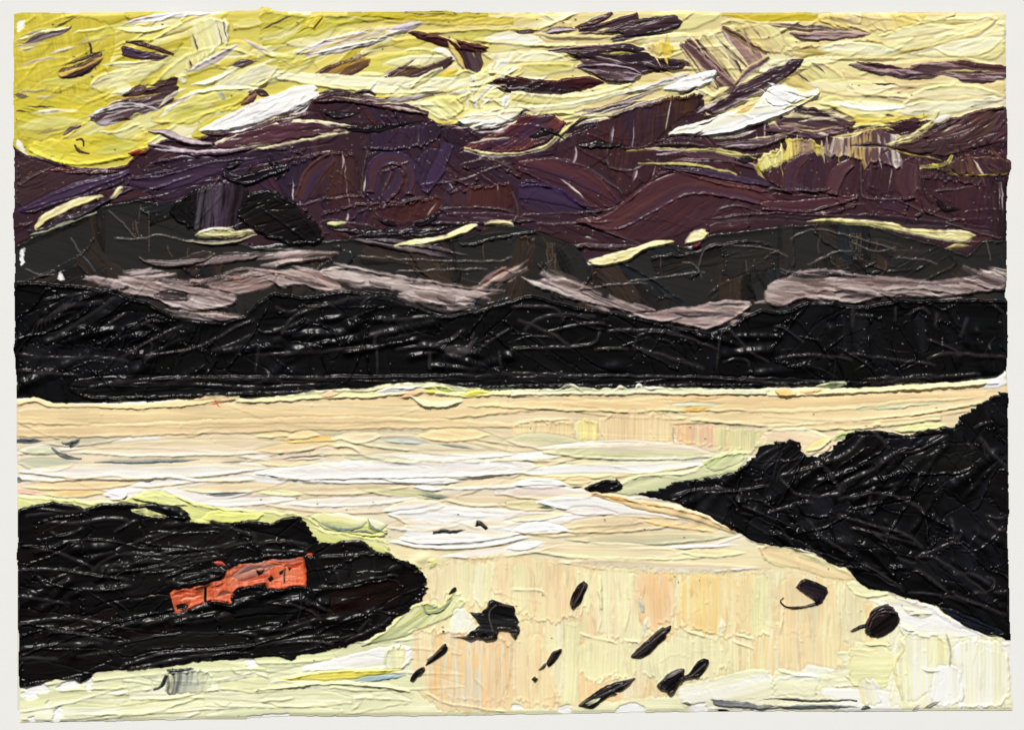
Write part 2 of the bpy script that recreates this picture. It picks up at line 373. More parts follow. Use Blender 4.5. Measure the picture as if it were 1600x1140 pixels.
# ---------------------------------------------------------------- centre of the sky
c = light('long white and lilac streak in the middle of the sky')
daub('455,86 500,64 560,47 620,42 655,33 662,38 640,50 595,62 540,74 490,88', [WHT, (214, 204, 214), (206, 186, 110), WHT, LIL], c, ang=-17, h=4)
lens(478, 86, 605, 60, 6, [WHT, (236, 230, 226), (90, 74, 80)], c, bend=3)
lens(605, 48, 664, 36, 5, [LIL, (206, 200, 214)], c)
c = cloud('maroon bar bending down into a purple stub')
daub('722,70 755,82 754,98 749,112 746,118 738,116 728,119 720,105 706,84', [DPU, (110, 92, 96), PUR, DPU], c, ang=62)
daub('637,52 650,49 690,58 730,67 764,75 767,80 742,83 712,79 690,74 672,66 652,60', [(112, 56, 48), (84, 36, 38), (62, 28, 32)], c, ang=12, h=5, ridge=3)
lens(701, 68, 727, 112, 6, [(226, 196, 60), (210, 190, 140), (206, 176, 60)], SKY, h=4)
lens(676, 78, 712, 98, 6, [WHT, CRM], SKY, bend=-5)
c = cloud('oval purple ringed stroke with an ochre centre')
daub('499,113 520,101 550,92 574,90 581,95 570,108 546,120 520,122 502,121', [(96, 62, 58), (176, 142, 62), (150, 116, 72), (104, 72, 76)], c, ang=-24, h=2.6, ridge=4, streak=.2)
c = cloud('broad purple and olive stroke right of the oval one')
daub('584,129 610,112 630,103 662,105 690,91 706,90 712,97 690,112 664,130 638,143 620,136 600,132', [(84, 58, 52), (140, 110, 60), (92, 70, 66), DPU, LIL], c, ang=-24, h=3.6)
daub('676,122 700,108 717,105 708,124 690,130 676,128', [(226, 196, 40), YE2], SKY, ang=-28, h=3)
stroke('430,120 520,128 600,136 700,134 800,130', [6, 12, 14, 14, 10], [CRM, (244, 238, 206), PALE], SKY)
daub('735,118 752,108 770,96 800,92 800,160 770,160 740,158 722,140', [CRM, WHT, PALE, CRM], SKY, ang=110, h=3.5)
daub('728,150 735,125 738,105 745,125 743,148 736,156', [WHT, (230, 228, 220), LIL], light('white drop shaped peak under the maroon bar'), ang=92, h=5)
scatter('600,125 800,110 890,150 880,175 760,180 660,165 560,150', 34, (24, 80), (3, 8), -22, lambda x, y: [CRM, WHT, PALE, (236, 226, 170), (220, 208, 130)], SKY, jit=25, h=3, ridge=4)
daub('650,165 690,150 722,155 728,172 716,186 690,190 668,176', [(214, 206, 120), PALE, CRM], SKY, ang=40, h=4)
# ---------------------------------------------------------------- right of the sky
c = cloud('dark purple strokes fanned out at the top of the sky')
stroke('900,44 925,36 955,21', [2, 6, 3], [DPU, MAR, PUR], c)
stroke('905,48 950,42 996,26', [3, 8, 6], [DPU, (96, 74, 86), DPU], c)
daub('895,54 950,46 1000,30 1035,24 1056,25 1068,38 1050,48 1020,55 990,60 962,66 948,60 975,52 930,54', [(70, 52, 56), (84, 68, 70), (62, 46, 60), (44, 32, 42)], c, ang=-10, h=4.5)
lens(950, 62, 1040, 53, 3, [DPU, WHT], c, bend=2)
c = cloud('two small purple dashes left of the fanned strokes'); lens(806, 51, 838, 49, 4, [PUR, (120, 100, 96)], c); lens(850, 52, 902, 48, 5, [PUR, LIL, PUR], c, bend=-3)
lens(840, 56, 960, 58, 4, [(200, 186, 130), (150, 136, 110)], SKY, bend=3)
lens(965, 68, 1110, 55, 6, [PALE, SND], SKY); lens(1000, 64, 1200, 34, 7, [SND, CRM, (220, 204, 140)], SKY, bend=8)
c = cloud('heavy dark purple clot above the white stroke')
daub('858,80 890,80 940,72 978,67 1008,75 1022,90 1055,91 1076,104 1058,112 1030,110 1000,118 990,130 965,132 945,128 918,114 900,105 912,98 895,86', [(58, 42, 56), (40, 28, 38), (84, 66, 72), (150, 132, 140), (70, 50, 56)], c, ang=12, h=5, streak=.5)
stroke('860,78 910,76 975,70', [2, 5, 2], [LIL, PUR, (120, 106, 110)], c); lens(900, 106, 1010, 116, 6, [(190, 176, 186), PUR, LIL], c, bend=-4)
lens(940, 84, 990, 84, 2.5, [(196, 190, 80), (120, 110, 60)], SKY)
daub('1005,68 1050,66 1056,86 1032,88 1015,80', [(220, 196, 70), SND], SKY, ang=80)
c = cloud('long maroon lens with a black underside')
daub('770,126 800,120 830,124 862,126 890,122 920,119 946,128 930,136 900,143 870,153 838,152 800,143 780,137', [(92, 38, 38), (78, 28, 30), (44, 26, 30), (30, 24, 28), (120, 110, 104)], c, ang=3, h=4.5, streak=.2)
c = cloud('cream and mauve block of slanting knife lines')
daub('1056,70 1090,56 1132,44 1170,62 1200,84 1196,104 1160,122 1148,136 1110,142 1085,112', [(228, 216, 160), (150, 118, 112), (236, 228, 176), (226, 214, 150), (120, 92, 86), (232, 220, 160)], c, ang=52, h=3, streak=.3)
stroke('1072,70 1105,102 1146,137', [6, 8, 6], [(150, 120, 116), (112, 84, 84), (160, 130, 124)], c); stroke('1130,45 1160,62 1196,84', [4, 6, 4], [(120, 96, 70), (156, 130, 100)], c)
daub('1140,40 1200,36 1228,60 1225,84 1200,86 1165,60', [PALE, SND, (224, 208, 120)], SKY, ang=50)
stroke('1150,132 1175,108 1200,92', [4, 8, 5], [SND, (130, 100, 110), CRM], SKY)
stroke('800,150 850,158 900,158 950,146 985,133', [8, 10, 8, 7, 3], [CRM, PALE, (226, 212, 130)], SKY, h=3.5)
stroke('810,170 860,172 920,160 970,146 1010,135', [6, 6, 6, 5, 2], [(244, 240, 205), CRM, PALE], SKY, h=3.5)
STRAY = False
c = cloud('mauve lens under the top edge at the right')
daub('1195,38 1240,37 1290,43 1330,48 1362,51 1345,57 1300,52 1250,48 1210,44', [(96, 84, 84), (150, 130, 116), (206, 186, 140)], c, ang=6, h=3)
daub('1226,50 1262,51 1300,48 1340,49 1366,51 1346,58 1310,64 1270,66 1246,61', [(206, 180, 150), (140, 112, 118), (170, 148, 150), (84, 66, 76)], c, ang=1, h=4, streak=.35)
c = cloud('long mauve band reaching the right edge of the sky')
daub('1318,101 1360,97 1392,102 1414,107 1432,100 1470,96 1502,97 1578,103 1578,122 1542,132 1510,130 1480,118 1452,121 1422,126 1392,121 1350,113', [(96, 62, 64), (150, 122, 124), (110, 82, 86), (176, 152, 154), (96, 72, 80)], c, ang=4, h=4, streak=.6)
lens(1340, 99, 1412, 108, 4, [(70, 46, 52), (110, 80, 84)], c); lens(1480, 98, 1578, 108, 5, [(84, 46, 44), (120, 84, 84)], c); lens(1415, 122, 1466, 120, 4, [(60, 54, 56), (130, 116, 110)], c); lens(1470, 112, 1560, 112, 3, [(190, 176, 110), (120, 110, 80)], c)
lens(1365, 131, 1400, 132, 2, [(70, 54, 54), PUR], c); lens(1300, 94, 1420, 92, 4, [(206, 190, 130), (170, 150, 110)], SKY)
# ---------------------------------------------------------------- purple cloud bank
BANKP = P('18,226 35,240 80,250 120,263 160,265 198,258 210,245 240,226 262,216 300,221 330,210 400,195 450,180 490,155 520,143 560,152 600,163 655,168 672,185 690,194 720,196 740,202 790,196 830,192 868,205 890,190 920,186 950,182 1000,165 1060,152 1100,148 1102,180 1160,176 1200,192 1262,172 1330,198 1390,192 1440,190 1500,182 1532,170 1590,165 1590,400 1500,400 1400,375 1260,360 1110,375 1060,388 960,410 900,410 800,365 700,380 600,385 500,375 400,385 300,370 180,330 100,360 18,392')
bm = daub(BANKP, [(64, 42, 54)], BANK, smooth=0, tear=0, sub=0, ang=20, h=2, ridge=3, streak=.4, push=270)
BM = np.zeros((GH, GW), np.float32); BM[box(P(BANKP), 8)] = bm
bkp = lambda x, y: [(66, 42, 56), (58, 40, 66), (72, 42, 48), (48, 34, 46), (58, 43, 68) if x < 980 else (78, 50, 60), (84, 50, 54)]
def bka(x, y): return -22 if x < 420 else (70 if 430 < x < 700 and y < 320 else (25 if x < 980 else (85 if y < 300 else 4)))
scatter(BANKP, 110, (40, 120), (8, 20), bka, bkp, BANK, clip=BM, jit=14, h=2, ridge=3.4, shape='rect')
def bank(poly, cols, ang, l=None, **k):
    daub(poly, cols, part('cloud_patch', BANK, l) if l else BANK, ang=ang, clip=None, h=k.pop('h', 2.2), ridge=k.pop('ridge', 3.6), **k)
bank('22,236 60,250 100,262 190,264 160,290 100,318 24,336', [(70, 52, 56), (78, 56, 60), (64, 46, 54)], -25)
bank('100,258 140,266 190,264 185,272 130,275 70,268', [(86, 40, 42), (70, 44, 60)], 6)
lens(66, 268, 125, 266, 3, [(130, 50, 30), (96, 60, 60)], BANK); 
bank('28,328 60,310 110,290 150,280 200,272 190,290 150,302 90,322 40,338', [(54,41,66), (62, 48, 78), (50, 36, 62)], -20, 'violet stroke above the cream dash at the far left')
bank('195,278 240,270 300,255 350,262 340,280 300,298 280,312 250,315 225,300', [(58,42,68), (50, 36, 60), (66, 50, 78)], -18)
bank('225,255 300,240 400,230 470,232 450,252 380,262 330,280 280,270', [(48, 34, 52), (58, 44, 68), (42, 30, 42), (54, 40, 66)], -16)
bank('430,286 452,256 480,246 522,236 560,240 566,302 530,306 490,312 470,322 444,306', [(72, 46, 50), (84, 52, 44), (66, 42, 50), (56, 43, 70), (48, 36, 62)], 95, 'brown and violet patch of upright knife lines', streak=.5)
bank('572,240 600,234 636,238 650,256 648,300 632,312 600,318 572,314 562,280', [(76, 48, 48), (56, 43, 68), (72, 46, 56), (58, 45, 70), (78, 50, 50)], 100, 'arched purple patch beside the brown one', streak=.5, bend=.3)
bank('575,196 640,198 690,190 692,216 652,236 600,236 572,240', [(48,36,60), (62, 44, 70), (54,41,68)], 95, None)
bank('650,236 702,230 692,262 680,288 652,300', [(54, 42, 70), (62, 48, 78)], 108)
bank('690,196 740,198 725,230 760,240 760,262 700,270', [(62, 42, 58), (48, 34, 52), (70, 44, 58)], 50)
bank('498,334 550,320 632,315 668,306 662,330 600,334 548,350 505,346', [(80, 46, 48), (62, 42, 60)], 110)
bank('545,350 560,326 630,318 692,302 684,336 640,350 600,356', [(92, 50, 42), (78, 44, 46), (58,44,66)], 112)
bank('690,300 720,295 762,290 802,284 802,328 750,327 694,325', [(78, 40, 40), (88, 48, 44), (70,56,76)], 92, 'rust brown patch with a violet end')
bank('690,330 800,332 850,346 800,350 720,352 660,352', [(66, 40, 52), (54, 38, 52)], 5)
bank('800,262 850,244 890,255 932,275 962,296 973,316 964,324 930,330 900,318 868,298 830,278', [(70, 46, 60), (92, 50, 54), (78, 46, 60), (64, 46, 78)], 32, 'curved maroon patch in the middle of the cloud bank', bend=-.4)
bank('808,282 850,284 900,312 932,330 900,333 860,336 818,334', [(57, 43, 76), (62, 47, 80), (70, 48, 70)], 30, 'deep violet patch under the curved maroon one')
bank('970,322 1000,296 1030,268 1082,262 1150,285 1210,302 1210,332 1160,325 1122,336 1100,352 1070,366 1010,382 950,372 896,350 940,336', [(84, 48, 54), (96, 54, 52), (78, 46, 58), (84, 56, 66), (72, 46, 60)], -34, 'broad sweeping maroon patch right of centre', bend=.3, h=2.8)
bank('850,344 900,350 952,366 1002,384 980,392 900,390 850,382 838,360', [(60, 38, 48), (70, 44, 54)], 16)
bank('945,252 962,222 985,232 1040,215 1060,235 1100,262 1040,266 1000,292 972,314 960,290', [(64, 36, 46), (92, 56, 40), (72, 40, 50), (60, 40, 50), (84, 50, 44)], 100, None, streak=.6)
c = part('cloud_patch', BANK, 'tall dark patch of upright purple knife lines under the white stroke')
daub('948,182 1000,164 1050,152 1098,146 1098,168 1070,182 1042,206 1022,225 985,230 962,226 945,252 905,270 880,262 862,240 868,218 905,204', [(52, 36, 40), (88, 58, 36), (58, 40, 52), (80, 52, 60), (60, 40, 62), (86, 48, 44), (70, 44, 52), (76, 44, 50), (60, 44, 60)], c, ang=97, h=2.5, streak=.3, fine=.12)
bank('1210,252 1260,240 1300,234 1342,246 1346,322 1305,306 1215,296 1195,280', [(70, 42, 50), (82, 52, 58), (64, 44, 62), (74, 46, 56), (86, 54, 56)], 92, None, streak=.5)
bank('1348,268 1372,254 1400,252 1440,240 1442,300 1400,312 1352,304', [(112, 84, 92), (74, 46, 56), (68, 42, 54), (74, 48, 62)], 96, 'purple patch with a paler left side at the right', streak=.4)
bank('1440,272 1500,282 1545,285 1548,352 1500,348 1442,312', [(66, 40, 52), (74, 44, 52), (60, 38, 46)], 92)
bank('1545,285 1580,280 1582,392 1545,380', [(30, 22, 26), (58, 40, 46)], 90)
bank('1190,300 1300,304 1348,322 1300,338 1200,338', [(72, 40, 46), (64, 38, 48)], 4)
lens(1190, 338, 1345, 340, 5, [(96, 80, 88), (60, 40, 48)], BANK); lens(1300, 336, 1520, 356, 9, [(70, 52, 60), (44, 32, 40), (110, 96, 104)], BANK)
lens(860, 385, 1000, 384, 5, [(110, 92, 98), (60, 44, 50)], BANK); lens(1100, 345, 1330, 340, 8, [(80, 60, 68), (60, 44, 54), (120, 104, 110)], BANK, bend=-4)
# crests left by the knife between the patches
def bcrest():
    for a in ['575,236 568,270 565,300 568,306', '590,271 620,262 642,252', '612,268 606,285 592,312', '648,258 650,280 640,305', '400,262 450,250 520,236', '440,310 470,324 500,312 570,306', '545,322 590,316 632,318 662,308', '655,290 684,284 700,262',
              '680,286 722,284 770,262 800,255', '690,326 760,324 800,330', '720,258 760,246 800,262', '950,228 948,260 962,264 990,268 1010,256', '815,335 860,334 930,332 975,322 1000,296', '900,345 950,362 1000,382', '880,248 930,268 972,300', '1200,296 1290,300 1298,294', '1346,250 1345,300 1352,312 1420,312',
              '1300,306 1322,322 1350,318', '1400,312 1440,330 1490,346', '1460,300 1530,290', '1480,350 1560,372', '500,348 520,342 545,350 580,352', '30,330 90,300 190,272', '30,290 80,262', '225,300 260,290 300,276', '280,312 330,298 345,276', '800,300 812,330 800,350', '840,350 900,350 960,345', '1120,330 1150,320 1200,335', '1010,250 1060,268 1130,290 1200,300']:
        ridge(a, rng.uniform(2.2, 3.6), 1.3, (104, 92, 94))
bcrest()
# long curved sweeps of the knife across the patches
def sweep(pts, w, cols, l=None): stroke(pts, w, cols, part('cloud_patch', BANK, l), h=2.6, ridge=3.4, streak=.45, fine=.16, rough=.6, rim=.3)
sweep('812,256 868,258 925,284 966,316', [5, 15, 15, 5], [(84, 54, 70), (112, 62, 66), (92, 54, 70), (76, 54, 88)], 'curved maroon sweep in the middle of the cloud bank')
sweep('812,300 860,302 915,326', [12, 16, 5], [(64, 50, 92), (76, 58, 104), (60, 46, 84)], 'violet sweep under the curved maroon one')
sweep('902,346 962,350 1012,312 1072,282 1150,292 1206,318', [4, 18, 24, 20, 20, 10], [(112, 68, 76), (96, 56, 64), (116, 70, 66), (84, 54, 72), (100, 66, 80)], 'broad S shaped plum sweep right of centre')
sweep('580,300 584,256 616,244 646,262 640,304', [8, 12, 12, 12, 9], [(66, 52, 92), (94, 58, 64), (70, 54, 92), (90, 58, 58)], 'arch shaped plum sweep left of centre')
sweep('600,312 618,296 628,270 612,262', [9, 10, 9, 4], [(80, 54, 74), (64, 52, 90), (86, 56, 60)])
sweep('664,300 684,268 702,226', [8, 12, 10], [(66, 52, 92), (76, 58, 100), (58, 46, 76)], 'upright violet sweep right of the arch')
sweep('30,330 110,298 200,270', [4, 11, 5], [(70, 54, 92), (84, 66, 108), (62, 48, 78)], 'violet sweep above the cream dash at the far left')
sweep('200,284 262,288 330,262 400,250', [8, 15, 12, 5], [(70, 54, 88), (58, 44, 70), (84, 66, 104), (62, 48, 76)], 'rolling violet sweep below the yellow sky')
sweep('1190,322 1260,324 1340,308', [8, 12, 5], [(96, 56, 64), (80, 48, 58)])
sweep('1040,262 1110,270 1200,290', [3, 8, 4], [(72, 56, 92), (64, 50, 82), (90, 62, 80)])
sweep('470,312 490,270 520,246', [12, 16, 10], [(104, 68, 62), (92, 58, 58), (70, 54, 86), (100, 64, 60)], 'brown plum sweep at the left of the arch')
sweep('1230,300 1236,262 1260,244', [10, 14, 8], [(96, 62, 72), (84, 58, 80), (104, 68, 70)]); sweep('1300,304 1308,270 1330,254', [10, 14, 9], [(92, 58, 66), (110, 74, 80), (84, 54, 66)]); sweep('1420,312 1412,282 1420,256', [12, 15, 12], [(96, 60, 66), (84, 54, 66), (100, 68, 74)])
# strokes lying over the sky/bank border
STRAY = True
c = cloud('broad maroon lens with cream edges at the top of the bank', BANK)
daub('330,232 350,212 400,196 442,184 500,190 550,196 558,202 532,209 480,216 430,228 380,233', [CRM, (108, 66, 82), (92, 52, 66), (104, 64, 80), (120, 84, 92), CRM], c, ang=-6, h=4.5, streak=.25, ridge=4)
stroke('338,224 370,208 405,198 442,186 500,191 545,196 557,200', [1.5, 2.5, 3, 2.5, 2.5, 2.5, 1], [CRM, (226, 214, 180)], c, h=3); stroke('350,234 385,234 430,229 480,218 530,210 556,203', [2, 3, 3, 2.5, 3, 1], [(226, 214, 170), CRM, (120, 110, 90)], c, h=3)
stroke('235,226 290,240 340,240 400,230', [3, 5, 6, 3], [LIL, PUR, (64, 46, 80)], cloud('purple strand with pale edges left of the maroon lens', BANK), h=4)
stroke('234,204 262,208 290,222 330,226', [2, 6, 6, 3], [(130, 108, 120), LIL, DPU], cloud('small lilac strand at the lower edge of the yellow', BANK), h=4)
daub('310,206 350,205 400,196 440,183 480,172 500,178 440,190 380,208 330,216', [(96, 50, 44), (70, 44, 56), (110, 80, 90)], BANK, ang=-14)
daub('200,240 214,234 230,237 226,245 206,245', [(176, 50, 30), (120, 30, 24)], part('red_dab', BANK, 'small red dab at the edge of the yellow'), ang=-8, h=4)
stroke('490,158 530,150 580,160 640,170 668,178', [6, 9, 9, 8, 4], [DPU, (84, 50, 56), (66, 40, 52)], cloud('maroon ledge along the top of the bank', BANK), h=4)
stroke('500,146 530,141 548,146', [2, 4, 2], [(96, 70, 60), DPU], BANK); stroke('548,148 575,142 584,148', [2, 4, 2], [DPU, PUR], BANK)
for a in ['560,156 620,158 690,145', '575,162 640,158 676,150', '548,152 600,158 640,156']:
    stroke(a, [1, 3.5, 1], [LIL, (90, 74, 80), CRM], SKY)
c = light('thick white wedge between yellow sky and purple cloud')
daub('308,206 342,186 372,170 402,158 450,140 484,132 497,139 496,150 488,158 470,170 430,184 392,197 342,208', [(222, 214, 218), WHT, WHT, WHT, (216, 208, 214)], c, ang=-20, h=5, ridge=4, streak=.25, fine=.04, sub=.4, rim=.25)
c = light('white slab at the crest of the dark cloud')
daub('714,184 740,178 770,176 800,168 824,172 808,186 776,200 750,201 720,196', [CRM, WHT, WHT], c, ang=-6, h=5, ridge=4.5, fine=.03, sub=.3)
c = cloud('red purple lump with orange and cream edge', BANK)
daub('725,230 760,214 796,192 815,178 842,180 858,176 876,186 888,192 876,206 860,221 830,233 798,241 760,241 735,236', [(70, 44, 60), (126, 50, 40), (70, 50, 84), (140, 70, 56), (80, 48, 60)], c, ang=-30, h=4.5, streak=.45)
stroke('728,234 770,244 820,240 860,226 884,200', [3, 4, 3, 4, 3], [CRM, (200, 186, 120), WHT], c, h=3)
lens(726, 226, 800, 214, 3, [(226, 214, 190), PUR], c)
daub('875,210 900,185 930,180 938,196 905,208 880,218', [DPU, (60, 44, 54)], BANK, ang=-30)
stroke('880,186 905,178 950,180 990,160', [3, 5, 4, 2], [(206, 196, 90), CRM, YE2], SKY, h=3.5)
for a, w in [('900,176 950,170 1000,150 1030,140', 4), ('910,180 960,168 1010,158', 4), ('960,178 1000,164 1040,152', 3)]:
    stroke(a, [1.5, w, w, 1], [CRM, PUR, LIL, CRM], cloud(None, SKY), h=3.5)
c = light('rounded white stroke with a long tail above the upright lines')
stroke('965,150 1000,142 1040,128 1075,120', [1.5, 4, 6, 6], [LIL, WHT, CRM], c, h=4)
daub('1036,140 1050,130 1080,118 1114,108 1121,114 1116,128 1092,140 1066,145 1046,145', [WHT, WHT], c, ang=-22, h=6, ridge=3.5, fine=.02, sub=0, tear=3, rim=.1)
daub('1104,150 1130,136 1150,136 1140,146 1120,160', [PALE, (206, 180, 140)], SKY, ang=-30)
c = cloud('dark purple stroke rising to the right of the white stroke', BANK)
daub('1100,170 1130,148 1160,130 1200,112 1230,95 1256,90 1250,106 1222,126 1200,142 1172,156 1142,171 1122,179 1102,176', [(84, 60, 70), (60, 42, 54), (52, 36, 46), (110, 92, 98), (206, 194, 190)], c, ang=-26, h=4.5, streak=.25)
c = light('forked white stroke at the right below the yellow sky')
daub('1040,212 1058,198 1098,190 1132,178 1166,170 1186,158 1194,140 1216,134 1250,142 1252,148 1275,139 1284,150 1262,160 1242,172 1225,181 1190,193 1150,206 1112,214 1072,210', [WHT, WHT, (240, 236, 214), WHT, (236, 230, 228)], c, ang=-17, h=6, ridge=4, streak=.15, fine=.03, sub=.25, tear=4, rim=.15)
daub('1190,152 1200,138 1216,133 1250,142 1246,158 1226,168 1200,166', [WHT, WHT], c, ang=20, h=4, ridge=3, fine=.02, sub=0, tear=2, rim=0)
lens(1150, 178, 1180, 160, 6, [SND, (190, 160, 80)], SKY); lens(1225, 172, 1275, 150, 2.5, [YEL, CRM], c)
c = cloud('purple strokes with yellowish rims under the forked white one', BANK)
stroke('1025,228 1060,218 1100,225 1120,236', [2, 8, 8, 3], [(90, 66, 72), (56, 38, 48), (110, 90, 92)], c, h=4)
stroke('1028,243 1080,240 1130,244 1180,262', [3, 8, 10, 5], [LIL, (84, 58, 76), (110, 72, 84), (130, 100, 104)], c, h=4)
stroke('1120,226 1160,228 1200,222 1230,214', [3, 8, 8, 3], [DPU, (130, 110, 112), PUR], c, h=4)
for a in ['980,236 1030,232 1080,236 1120,232 1180,248', '1000,256 1070,256 1120,264 1150,272', '1120,238 1160,246 1190,240']:
    stroke(a, [1.5, 3, 3, 1.5], [(206, 196, 120), (150, 140, 90)], BANK, h=3)
daub('1182,250 1200,236 1222,232 1230,244 1215,262 1190,268 1180,264', [(206, 190, 60), PALE, YEL], part('yellow_dab', BANK, 'yellow dab between purple strokes at the right'), ang=60, h=4)
c = cloud('mauve and cream striped stroke right of the forked white one', BANK)
daub('1190,206 1212,186 1232,178 1262,166 1300,176 1322,190 1342,190 1322,206 1300,214 1280,221 1232,213', [DPU, (206, 196, 150), (84, 62, 70), (150, 116, 112), (96, 72, 96), (170, 140, 140)], c, ang=6, h=4.5, streak=.35)
c = part('cloud_patch', BANK, 'curtain of mauve, cream and lilac upright streaks')
daub('1230,214 1280,222 1290,232 1284,240 1240,244 1222,256 1205,262 1212,240', [(206, 190, 90), (150, 124, 110), YE2, CRM], BANK, ang=85)
daub('1283,236 1290,224 1330,204 1362,199 1390,204 1406,216 1398,232 1410,246 1408,266 1394,265 1380,256 1362,255 1351,270 1346,250 1330,246 1300,248', [(226, 222, 214), (150, 130, 136), (110, 84, 96), (140, 110, 100), (190, 166, 90), (150, 128, 130), (126, 100, 106), (190, 176, 130)], c, ang=88, h=4, streak=.3, bend=.3)
stroke('1330,200 1370,194 1395,203 1406,218', [2, 4, 4, 2], [YE2, CRM, (190, 170, 60)], BANK, h=4)
c = cloud('dark maroon patch under the cream sky at the right', BANK)
daub('1380,196 1412,188 1442,187 1444,204 1412,216 1402,206', [(84, 56, 58), (62, 36, 44), DPU], c, ang=-10, h=3)
c = cloud('curled purple brown stroke in the right corner of the bank', BANK)
daub('1386,232 1410,222 1440,214 1470,198 1500,182 1532,170 1576,165 1578,222 1555,226 1530,231 1500,241 1470,246 1430,240', [(110, 80, 80), (84, 60, 66), (130, 92, 80), (74, 54, 62), (110, 84, 60), (64, 46, 56), (104, 70, 80)], c, ang=-22, h=4.5, bend=.8, streak=.4)
stroke('1385,228 1420,218 1455,196 1465,176', [2, 4, 5, 3], [(216, 206, 90), CRM, (200, 186, 80)], SKY, h=4)
lens(1455, 194, 1485, 182, 6, [WHT, LIL, (206, 196, 120)], SKY)
c = cloud('striped brown arc at the right edge', BANK)
daub('1440,258 1480,252 1512,240 1560,234 1580,240 1580,274 1540,278 1500,276 1470,269', [(70, 46, 56), (110, 74, 50), (64, 46, 60), (130, 92, 64), (84, 64, 60), (96, 74, 80)], c, ang=70, h=4, bend=.8, streak=.4)
stroke('1440,262 1462,262 1480,256 1486,244', [3, 5, 4, 2], [(206, 206, 60), (160, 150, 50), CRM], SKY, h=4)
for a in ['1480,270 1510,276 1550,274 1575,270', '1385,232 1420,242 1470,250']:
    stroke(a, [1, 2.5, 1], [(190, 180, 70), (110, 96, 60)], BANK, h=3)
stroke('1330,228 1365,226 1390,232', [1, 5, 1], [(110, 90, 80), DPU, (160, 146, 130)], BANK, h=3)

# cream, white and yellow drags breaking the edge of the bank
for q, w, cc in [((745, 206, 800, 196), 3, [WHT, LIL]), ((690, 196, 725, 204), 3, [CRM, (150, 140, 110)]), ((520, 150, 570, 158), 2.5, [CRM, PUR]), ((600, 166, 660, 176), 2.5, [LIL, CRM]), ((868, 214, 900, 186), 3, [YE2, CRM]), ((900, 196, 960, 184), 3, [CRM, LIL]), ((930, 180, 990, 162), 3.5, [WHT, PUR, CRM]), ((1010, 232, 1080, 226), 2.5, [LIL, (120, 100, 104)]), ((1050, 250, 1130, 252), 3, [(150, 120, 126), LIL]),
                 ((1100, 214, 1180, 204), 3.5, [WHT, CRM]), ((1120, 232, 1190, 226), 3, [LIL, PUR]), ((1170, 218, 1240, 206), 3, [CRM, (160, 140, 110)]), ((1240, 200, 1310, 196), 3, [(206, 190, 140), PUR]), ((1250, 190, 1330, 186), 2.5, [LIL, CRM]), ((1300, 214, 1350, 204), 3, [YE2, CRM]), ((1340, 206, 1400, 196), 3, [PALE, (190, 170, 90)]), ((1390, 222, 1450, 206), 3, [CRM, (150, 130, 100)]), ((1460, 216, 1530, 196), 3, [(176, 150, 150), PUR]), ((1480, 226, 1560, 206), 2.5, [(160, 130, 130), (84, 60, 66)]), ((1500, 250, 1560, 246), 3, [(150, 110, 80), (90, 66, 66)]),
                 ((240, 232, 300, 236), 2.5, [WHT, LIL]), ((270, 246, 340, 248), 2.5, [LIL, (90, 70, 84)]), ((370, 226, 440, 222), 2, [CRM, PUR]), ((440, 238, 520, 226), 2, [(140, 126, 130), PUR])]:
    lens(*q, w, cc, None, bend=rng.normal()*3, mix=.4, h=2.5, ridge=3)
# the purples dry darker than they are mixed
BS = (C.mean(2) < 120)[..., None] & (YY < 420)[..., None]
C = np.where(BS, .72*C*np.array([.86, .82, .80], np.float32)+.28*np.array([55, 37, 46], np.float32), C).astype(np.float32)
settle()
for a in ['505,352 540,362 600,366 660,362 720,352', '620,372 660,366 700,362', '640,352 670,346 690,330', '590,345 620,352', '690,372 720,366', '420,250 440,270 430,285', '360,285 400,276 440,262', '1180,250 1150,252', '900,228 940,226 980,230', '830,214 860,206 880,214', '520,196 560,204 620,196 660,190', '500,170 520,182 560,178', '350,262 380,255', '1460,310 1480,330 1500,330']:
    stroke(a, [1, 5, 6, 4, 1], [(16, 12, 14), (34, 26, 32), (12, 10, 12)], BANK, h=3, grain=1.5, rough=1.6)
FLICK = None
STRAY = False
# ---------------------------------------------------------------- charcoal hills
HILLP = P('18,388 60,366 120,346 165,320 210,312 240,315 272,318 290,336 320,362 400,386 440,382 500,376 550,372 610,386 680,381 740,366 770,350 800,351 860,368 900,386 920,414 960,402 1010,386 1050,380 1080,386 1110,366 1200,356 1260,350 1310,349 1360,351 1420,370 1480,386 1512,398 1532,376 1590,374 1590,480 1500,480 1300,490 1150,520 1050,520 800,480 600,480 300,510 18,450')
hm = daub(HILLP, tear=0, sub=0, cols=[(39, 37, 36)], pid=HILL, smooth=0, ang=15, h=.9, ridge=2, streak=.4, push=270, flat=.25)
HM = np.zeros((GH, GW), np.float32); HM[box(HILLP, 8)] = hm
hp = lambda x, y: [(42, 39, 37), (36, 34, 33), (50, 40, 34), (33, 37, 40), (26, 24, 24), (54, 44, 38), (30, 27, 27)]
scatter(HILLP, 60, (50, 150), (10, 24), lambda x, y: 75 if rng.random() < .6 else -8, hp, HILL, clip=HM, jit=18, h=1.5, ridge=3.4, shape='rect', flat=.35)
